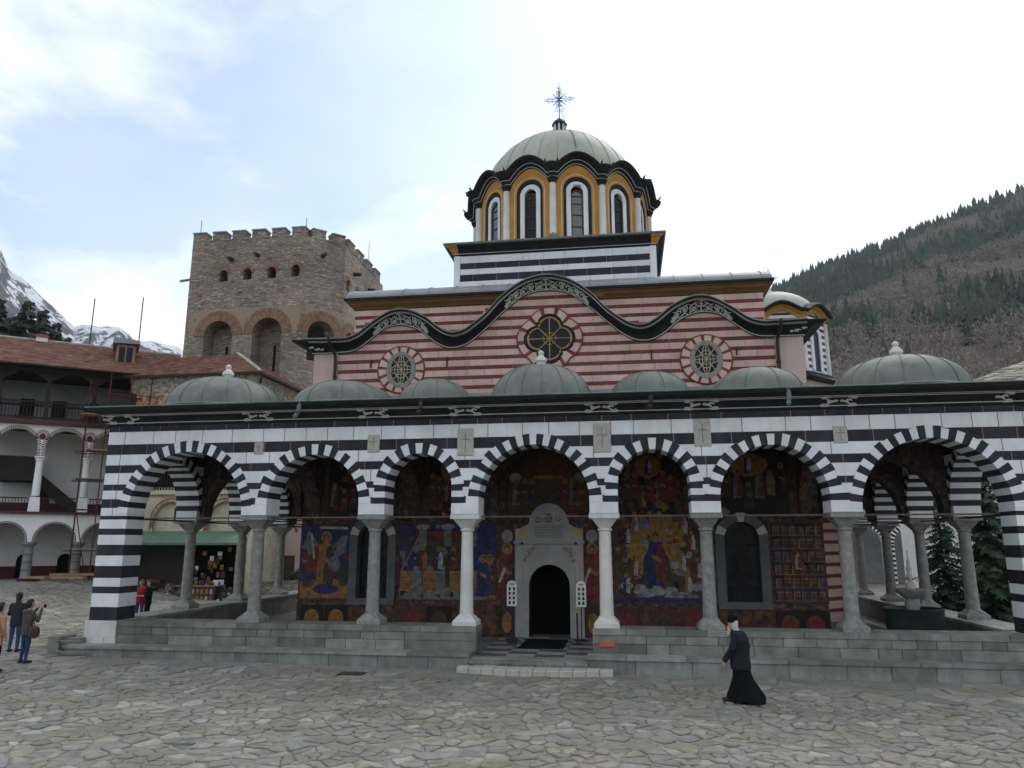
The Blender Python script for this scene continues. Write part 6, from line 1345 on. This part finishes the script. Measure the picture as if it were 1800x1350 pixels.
def wood(name, mat, label, conifer, n, seed):
    rg = np.random.default_rng(seed); A = rg.uniform(3.5,36,n*5); R = 230+680*rg.random(n*5)**.62; X = CAMX+R*np.sin(np.radians(A)); Y = R*np.cos(np.radians(A)); Z = hh(A,R,X,Y)
    msk = fbm(X,Y,230,3,21)+fbm(X,Y,60,2,22)*.5+(R-560)/330-(A-19)/20; keep = (msk > -.12) if conifer else (msk < .12)
    if conifer: keep |= rg.random(n*5) < .07
    idx = np.where(keep)[0][:n]; V = []; F = []
    for i in idx:
        x, y, z = X[i], Y[i], Z[i]-.5
        if conifer:
            H = rg.uniform(11,22); rr = H*rg.uniform(.17,.26); o = len(V); lay = 6
            for l in range(lay):
                zb_ = z+H*(.06+.8*l/lay); zt_ = z+H*min(1,.06+.8*(l+1.75)/lay+.02); r0 = rr*(1-.82*l/lay); m = 9; b = len(V); a0 = rg.uniform(0,6)
                for q in range(m): r1 = r0*rg.uniform(.55,1.25); V.append((x+r1*cos(a0+2*pi*q/m),y+r1*sin(a0+2*pi*q/m),zb_-rg.uniform(0,.08)*H))
                V.append((x+rg.uniform(-.1,.1),y,zt_)); F += [(b+q,b+(q+1) % m,b+m) for q in range(m)]
        else:
            H = rg.uniform(10,16); c = np.array((x,y,z+H*.62)); P = rg.normal(size=(84,3)); P /= np.linalg.norm(P,axis=1)[:,None]; P *= (rg.random(84)**.45)[:,None]*np.array((H*.27,H*.27,H*.4))
            o = len(V); V += [(x-.2,y,z),(x+.2,y,z),(x,y,z+H*.6)]; F.append((o,o+1,o+2))
            for p in P:
                d = rg.normal(size=3)*.5+p/np.linalg.norm(p)+np.array((0,0,.5)); d *= H*.10/np.linalg.norm(d); s_ = rg.normal(size=3); s_ *= H*.012/np.linalg.norm(s_); o = len(V); q = c+p; V += [tuple(q-s_),tuple(q+s_),tuple(q+d+s_*.6),tuple(q+d*.9-s_*2.2)]; F.append((o,o+1,o+2,o+3))
    m = MB(); m.v = V; m.f = F; m.m = [0]*len(F); return tag(m.build(name, [mat], None, base=(0,0,0), fixn=False), label, None, kind='stuff')
wood('conifer_forest', 'hill_conifer', 'dark conifer forest on the hillside', True, 4600, 4); wood('bare_forest', 'hill_bare', 'leafless grey brown wood on the lower hillside', False, 3600, 5)
# ============================================================ air
hz = MB().box(-2750,2750,-2750,2750,-3.5,860).build('haze', ['paper'], None); hz.data.materials.clear()
hm = bpy.data.materials.new('haze'); hm.use_nodes = True; t = hm.node_tree; t.nodes.clear(); pv = t.nodes.new('ShaderNodeVolumePrincipled'); pv.inputs['Color'].default_value = (.86,.92,1,1); pv.inputs['Density'].default_value = .00009; pv.inputs['Anisotropy'].default_value = .2; ou = t.nodes.new('ShaderNodeOutputMaterial'); t.links.new(pv.outputs[0], ou.inputs['Volume']); hz.data.materials.append(hm); tag(hz, 'thin pale mountain haze', None, kind='stuff')
# ============================================================ small things about the porch
for x in (-1.02, 1.0):
    sg = empty('information_sign', (x,22.6,.25), 'white round topped pictogram board on a black stand beside the church door', 'sign', 'pictogram boards by the door')
    MB().lathe([(.20,.25),(.19,.29),(.03,.31)], (x,22.6,0), 16).build('base', ['iron'], sg); MB().tube([(x,22.6,.3),(x,22.6,1.25)], .018, 6).build('pole', ['iron'], sg)
    SM = frame((x,22.58,0),(1,0,0),(0,1,0)); MB().prism(arch_poly(0,.145,1.2,1.78,10), SM, -.01, .01).build('board', ['paper'], sg); pm = MB()
    for r in range(4):
        for c in (-.06,.06): pm.prism([(c-.045*random.uniform(.6,1),1.26+.13*r),(c+.045*random.uniform(.6,1),1.26+.13*r),(c+.03,1.34+.13*r),(c-.02,1.355+.13*r)], SM, -.013, -.011)
    pm.build('pictogram', ['p_dark'], sg); MB().prism([(-.07,1.80),(.07,1.80),(.07,1.84),(-.07,1.84)], SM, -.013, -.011).build('red_lettering', ['plastic_red'], sg)
for x in (-.9,.92):
    b = MB(); b.lathe([(.16,.25),(.15,.28),(.025,.30),(.022,1.05),(.04,1.07),(.0,1.09)], (x,21.9,0), 12); tag(b.build('barrier_post', ['iron'], None, smooth=True), 'slim black barrier post standing before the church door', 'post', 'barrier posts at the door')
mt_ = MB().box(-.62,.6,20.9,22.9,.251,.262).build('door_mat', ['fabric_black']); tag(mt_, 'dark runner mat laid before the church door', 'mat')
fo = empty('fountain', (9.75,22.0,.25), 'dark bronze bowl fountain with pale tiered stem inside the porch', 'fountain')
MB().lathe([(.42,.25),(.45,.32),(.62,.55),(.70,.95),(.735,1.28),(.76,1.32),(.72,1.33),(.69,1.24),(.6,.9)], (9.75,22,0), 28).build('bowl', ['bronze'], fo, smooth=True)
MB().lathe([(.2,.8),(.16,1.3),(.19,1.42),(.17,1.55),(.36,1.72),(.40,1.80),(.33,1.82),(.14,1.76)], (9.75,22,0), 20).build('upper_basin', ['column_grey'], fo, smooth=True)
MB().lathe([(.10,1.76),(.12,1.9),(.06,2.0),(.09,2.12),(.05,2.22),(.075,2.32),(.04,2.42),(.05,2.5),(.01,2.62)], (9.75,22,0), 12).build('stem', ['plaque'], fo, smooth=True); MB().tube([(9.75,22,2.55),(9.75,22,2.8)], .012, 5).build('spike', ['brass'], fo)
for k in range(6): a = k*pi/3; MB().tube([(9.75+.08*cos(a),22+.08*sin(a),2.05),(9.75+.2*cos(a),22+.2*sin(a),2.12),(9.75+.23*cos(a),22+.23*sin(a),2.02)], .015, 5).build('spout', ['brass'], fo)
gb = MB().box(8.35,9.0,20.6,23.2,.251,.8).build('stone_block_seat', ['podium_stone']); tag(gb, 'long stone seat between porch column and fountain', 'seat')
# ============================================================ people
def person(name, label, prims, loc, rot, group=None, voxel=.014, mats=None):
    """prims: ('c',p0,p1,r0,r1,mat) capsules and ('l',[(cx,cy,z,rx,ry)..],mat) lofts; voxel-fused to one skin."""
    mb = MB()
    for p in prims:
        if p[0] == 'c':
            a, b = Vector(p[1]), Vector(p[2]); d = (b-a); L_ = d.length or 1e-4; d = d/L_; r0, r1 = p[3], p[4]
            pr = [(r0*sin(t), -r0*cos(t)) for t in (.15,.5,.9,1.3)]+[(r0,0),(r1,L_)]+[(r1*cos(t), L_+r1*sin(t)) for t in (.3,.7,1.1,1.42)]
            e = d.cross(Vector((0,0,1)) if abs(d.z) < .9 else Vector((1,0,0))).normalized(); f = d.cross(e); n = 14; k = len(pr)
            mb.add([a+d*z+(e*cos(2*pi*i/n)+f*sin(2*pi*i/n))*r for r, z in pr for i in range(n)], [(j*n+i,j*n+(i+1) % n,(j+1)*n+(i+1) % n,(j+1)*n+i) for j in range(k-1) for i in range(n)]+[list(reversed(range(n))),[(k-1)*n+i for i in range(n)]])
        else:
            n = 22; R = p[1]; k = len(R); mb.add([(cx+rx*cos(2*pi*i/n),cy+ry*sin(2*pi*i/n),z) for cx,cy,z,rx,ry in R for i in range(n)], [(j*n+i,j*n+(i+1) % n,(j+1)*n+(i+1) % n,(j+1)*n+i) for j in range(k-1) for i in range(n)]+[list(reversed(range(n))),[(k-1)*n+i for i in range(n)]])
    me = bpy.data.meshes.new('tmp'); me.from_pydata([tuple(v) for v in mb.v], [], mb.f); bm = bmesh.new(); bm.from_mesh(me); bmesh.ops.recalc_face_normals(bm, faces=bm.faces); bm.to_mesh(me); bm.free()
    o = bpy.data.objects.new('tmp', me); COL.objects.link(o); md = o.modifiers.new('r', 'REMESH'); md.mode = 'VOXEL'; md.voxel_size = voxel; sm = o.modifiers.new('s', 'SMOOTH'); sm.iterations = 3; sm.factor = .5
    bpy.context.view_layer.update(); m2 = bpy.data.meshes.new_from_object(o.evaluated_get(bpy.context.evaluated_depsgraph_get())); bpy.data.objects.remove(o); m2.materials.clear()
    names = []
    for p in prims:
        if p[-1] not in names: names.append(p[-1])
    for q in names: m2.materials.append(MT[q])
    N_ = len(m2.polygons); C_ = np.zeros(N_*3); m2.polygons.foreach_get('center', C_); C_ = C_.reshape(-1,3); best = np.full(N_, 1e9); mi = np.zeros(N_, int)
    for p in prims:
        if p[0] == 'c':
            a, b = np.array(p[1],float), np.array(p[2],float); d = b-a; t = np.clip(((C_-a)@d)/max(d@d,1e-9),0,1); ds = np.linalg.norm(C_-a-t[:,None]*d,axis=1)-(p[3]+(p[4]-p[3])*t)
        else:
            R = np.array(p[1]); o_ = np.argsort(R[:,2]); R = R[o_]; z = np.clip(C_[:,2],R[0,2],R[-1,2]); q = [np.interp(z,R[:,2],R[:,i]) for i in (0,1,3,4)]; ds = (np.sqrt(((C_[:,0]-q[0])/q[2])**2+((C_[:,1]-q[1])/q[3])**2)-1)*np.minimum(q[2],q[3])+np.abs(C_[:,2]-z)
        ds = np.abs(ds); u = ds < best; best[u] = ds[u]; mi[u] = names.index(p[-1])
    m2.polygons.foreach_set('material_index', mi); m2.polygons.foreach_set('use_smooth', [True]*N_); m2.name = name
    ob = bpy.data.objects.new(name, m2); COL.objects.link(ob); ob.scale = (.89,)*3; ob.location = loc; ob.rotation_euler = (0,0,rot); WL[ob.name] = np.array(loc,float); return tag(ob, label, 'person', group)
def hand(w_, d, sd, mat='skin'):
    w_, d, sd = Vector(w_), Vector(d).normalized(), Vector(sd).normalized(); pr = [('c', w_, w_+d*.07, .026, .034, mat)]
    for k in range(4): b = w_+d*.085+sd*(.027-.018*k); l = (.062,.07,.066,.05)[k]; c = d.cross(sd)*.018; pr += [('c', b, b+d*l*.55, .0095, .009, mat), ('c', b+d*l*.55, b+d*l+c, .009, .0075, mat)]
    b = w_+d*.03+sd*.032; pr.append(('c', b, b+d*.05+sd*.025, .011, .009, mat)); return pr
def head(c, fw, hair, skin='skin', long_hair=False, k=1.):
    c, fw = Vector(c), Vector(fw).normalized(); s = Vector((fw.y,-fw.x,0)); u = Vector((0,0,1)); P = [('c', c-u*.03, c+u*.045, .078*k, .088*k, skin), ('c', c-u*.08+fw*.035, c-u*.05+fw*.04, .045, .05, skin), ('c', c+fw*.085+u*.0, c+fw*.105-u*.03, .012, .016, skin), ('c', c-u*.2-fw*.02, c-u*.08, .055, .052, skin), ('c', c+u*.055-fw*.035, c+u*.075-fw*.0, .094, .088, hair), ('c', c-fw*.045-u*.02, c-fw*.045+u*.04, .085, .09, hair)]
    for sg in (-1,1): P += [('c', c+s*sg*.083-u*.015, c+s*sg*.086+u*.02, .014, .017, skin), ('c', c+fw*.078+s*sg*.032+u*.012, c+fw*.079+s*sg*.034+u*.012, .012, .012, 'hair_dark'), ]
    P.append(('c', c+fw*.082-u*.055-s*.018, c+fw*.082-u*.055+s*.018, .008, .008, 'plastic_red'))
    if long_hair: P += [('c', c-fw*.06-u*.02, c-fw*.08-u*.22, .075, .06, hair)]
    return P
def tourist(h, coat, pants, hair, arms='down', long_hair=False, coat_len=.78, hood=False, step=.0):
    k = h/1.75; P = []
    for sg in (-1,1):
        y = step*sg; P += [('c',(sg*.09,0,.92),(sg*.10,y*.5+.02,.5),.092,.066,pants),('c',(sg*.10,y*.5+.02,.5),(sg*.11,y-.01,.1),.064,.046,pants),('c',(sg*.11,y-.05,.05),(sg*.12,y+.15,.04),.048,.04,'hair_dark')]
    P.append(('l',[(0,0,coat_len,.185,.135),(0,0,.95,.185,.135),(0,0,1.1,.17,.125),(0,0,1.3,.195,.135),(0,0,1.42,.17,.11),(0,0,1.49,.08,.075)],coat))
    if hood: P.append(('c',(-.07,-.09,1.44),(.07,-.09,1.44),.065,.065,coat))
    for sg in (-1,1):
        if arms == 'up': e, w2 = (sg*.25,.13,1.18),(sg*.11,.30,1.50)
        elif arms == 'front': e, w2 = (sg*.25,.02,1.13),(sg*.08,.22,1.12)
        else: e, w2 = (sg*.25,-.03,1.13),(sg*.24,.06,.90)
        P += [('c',(sg*.18,0,1.40),e,.068,.055,coat),('c',e,w2,.053,.038,coat)]; d = Vector(w2)-Vector(e); P += hand(w2, d, (-sg,0,.1) if arms != 'down' else (0,1,0))
    P += head((0,.02,1.645),(0,1,0),hair,long_hair=long_hair); S = []
    for p in P:
        if p[0] == 'c': S.append(('c',tuple(Vector(p[1])*k),tuple(Vector(p[2])*k),p[3]*k,p[4]*k,p[5]))
        else: S.append(('l',[tuple(v*k for v in r) for r in p[1]],p[2]))
    return S
def ground_at(pxx, pyy):
    d = F_*1326+R_*(pxx-900)-U_*(pyy-675); t = 8.
    for _ in range(40):
        p = Vector((CAMX,0,CAMH))+d*(t/1326); e = p.z-gz(p.x,p.y)
        t += e/max(1e-4,-d.z/1326)*.9
    return p
# the walking priest
mp_ = ground_at(1306, 1236)
M_ = [('l',[(0,-.10,.05,.27,.36),(0,-.09,.12,.265,.345),(0,-.05,.35,.235,.27),(0,-.02,.6,.205,.2),(0,0,.85,.185,.165),(0,.0,1.0,.18,.155)],'fabric_black'),
  ('l',[(0,.0,.70,.255,.215),(0,.01,.95,.25,.205),(0,.0,1.15,.25,.20),(0,-.01,1.30,.25,.185),(0,.02,1.42,.215,.16),(0,.06,1.50,.10,.10)],'coat_charcoal'),
  ('c',(.1,-.42,.06),(.1,-.26,.07),.05,.06,'fabric_black'),('c',(-.08,.16,.06),(-.08,.38,.055),.06,.045,'hair_dark'),('c',(-.06,.05,.5),(-.07,.22,.14),.12,.1,'fabric_black'),('c',(.05,-.1,.5),(.08,-.38,.13),.12,.1,'fabric_black')]
for sg, e, w2 in ((-1,(-.29,.06,1.14),(-.25,.24,.90)),(1,(.29,-.06,1.14),(.27,.04,.88))): M_ += [('c',(sg*.19,.01,1.39),e,.085,.072,'coat_charcoal'),('c',e,w2,.07,.062,'coat_charcoal')]+hand(Vector(w2)+Vector((0,.02,-.04)),(0,.25,-1),(0,1,.2))
M_ += head((0,.14,1.60),(0,1,-.12),'hair_white')+[('c',(0,.2,1.52),(0,.23,1.38),.05,.03,'hair_white'),('c',(0,.08,1.55),(0,.06,1.5),.075,.06,'hair_white')]
pr_ = person('person', 'bearded man in long black cassock, dark coat and black cap walking past', M_, mp_, radians(62), voxel=.011)
hat = MB().lathe([(.098,1.655),(.100,1.67),(.098,1.75),(.104,1.80),(.102,1.812),(.02,1.82)], (0,.125,0), 22).build('cap', ['fabric_black'], None, smooth=True); hat.parent = pr_; hat.location = (0,.125,1.735)
q = ground_at(40,1166); person('person', 'woman in grey padded jacket and blue jeans raising a phone', tourist(1.66,'jacket_grey','jeans','hair_dark','up',hood=True), q, radians(-18), voxel=.012)
a = Vector((cos(radians(-18)),sin(radians(-18)),0)); f = Vector((sin(radians(18)),cos(radians(18)),0))
ph = MB().box(-.075,.075,-.006,.006,-.04,.04).build('phone', ['fabric_black']); ph.location = q+a*.09+f*.31+Vector((0,0,1.33)); ph.rotation_euler = (0,0,radians(-18)); tag(ph, 'dark phone held up by the woman in grey jacket', 'phone')
hbq = q+a*.26+f*.02; bg_ = empty('handbag', tuple(hbq+Vector((0,0,.62))), 'brown shoulder bag at the hip of the woman in grey jacket', 'bag'); MB().lathe([(.03,-.14),(.10,-.12),(.13,-.02),(.11,.10),(.05,.14)], tuple(hbq+Vector((0,0,.74))), 12).build('bag_body', ['brown_wood'], bg_, smooth=True); MB().tube([tuple(hbq+Vector((0,0,.86))), tuple(hbq-a*.06+Vector((0,0,1.05))), tuple(hbq-a*.14+Vector((0,0,1.22)))], .012, 5).build('strap', ['brown_wood'], bg_)
q = ground_at(22,1146); person('person', 'dark haired person in navy jacket and jeans standing behind the grey jacket', tourist(1.70,'jacket_navy','jeans','hair_dark','front',long_hair=True), q, radians(15), voxel=.013)
q = ground_at(-14,1182); person('person', 'person in tan padded jacket and black trousers standing at the left', tourist(1.68,'jacket_beige','fabric_black','hair_dark','down',coat_len=.70), q, radians(-10), voxel=.013)
for (x, y), h, co, pa, lab, rt in (((-15.75,25.8),1.52,'jacket_navy','jeans','young person in navy jacket and jeans standing behind the porch pier',160),((-15.45,26.5),1.66,'jacket_red','jeans','person in red jacket standing behind the porch pier',200),((-15.0,26.3),1.68,'fabric_black','fabric_black','person dressed all in black standing beside the red jacket',150)):
    person('person', lab, tourist(h,co,pa,'hair_dark','front'), (x,y,gz(x,y)), radians(rt), 'visitors standing behind the porch', voxel=.015)
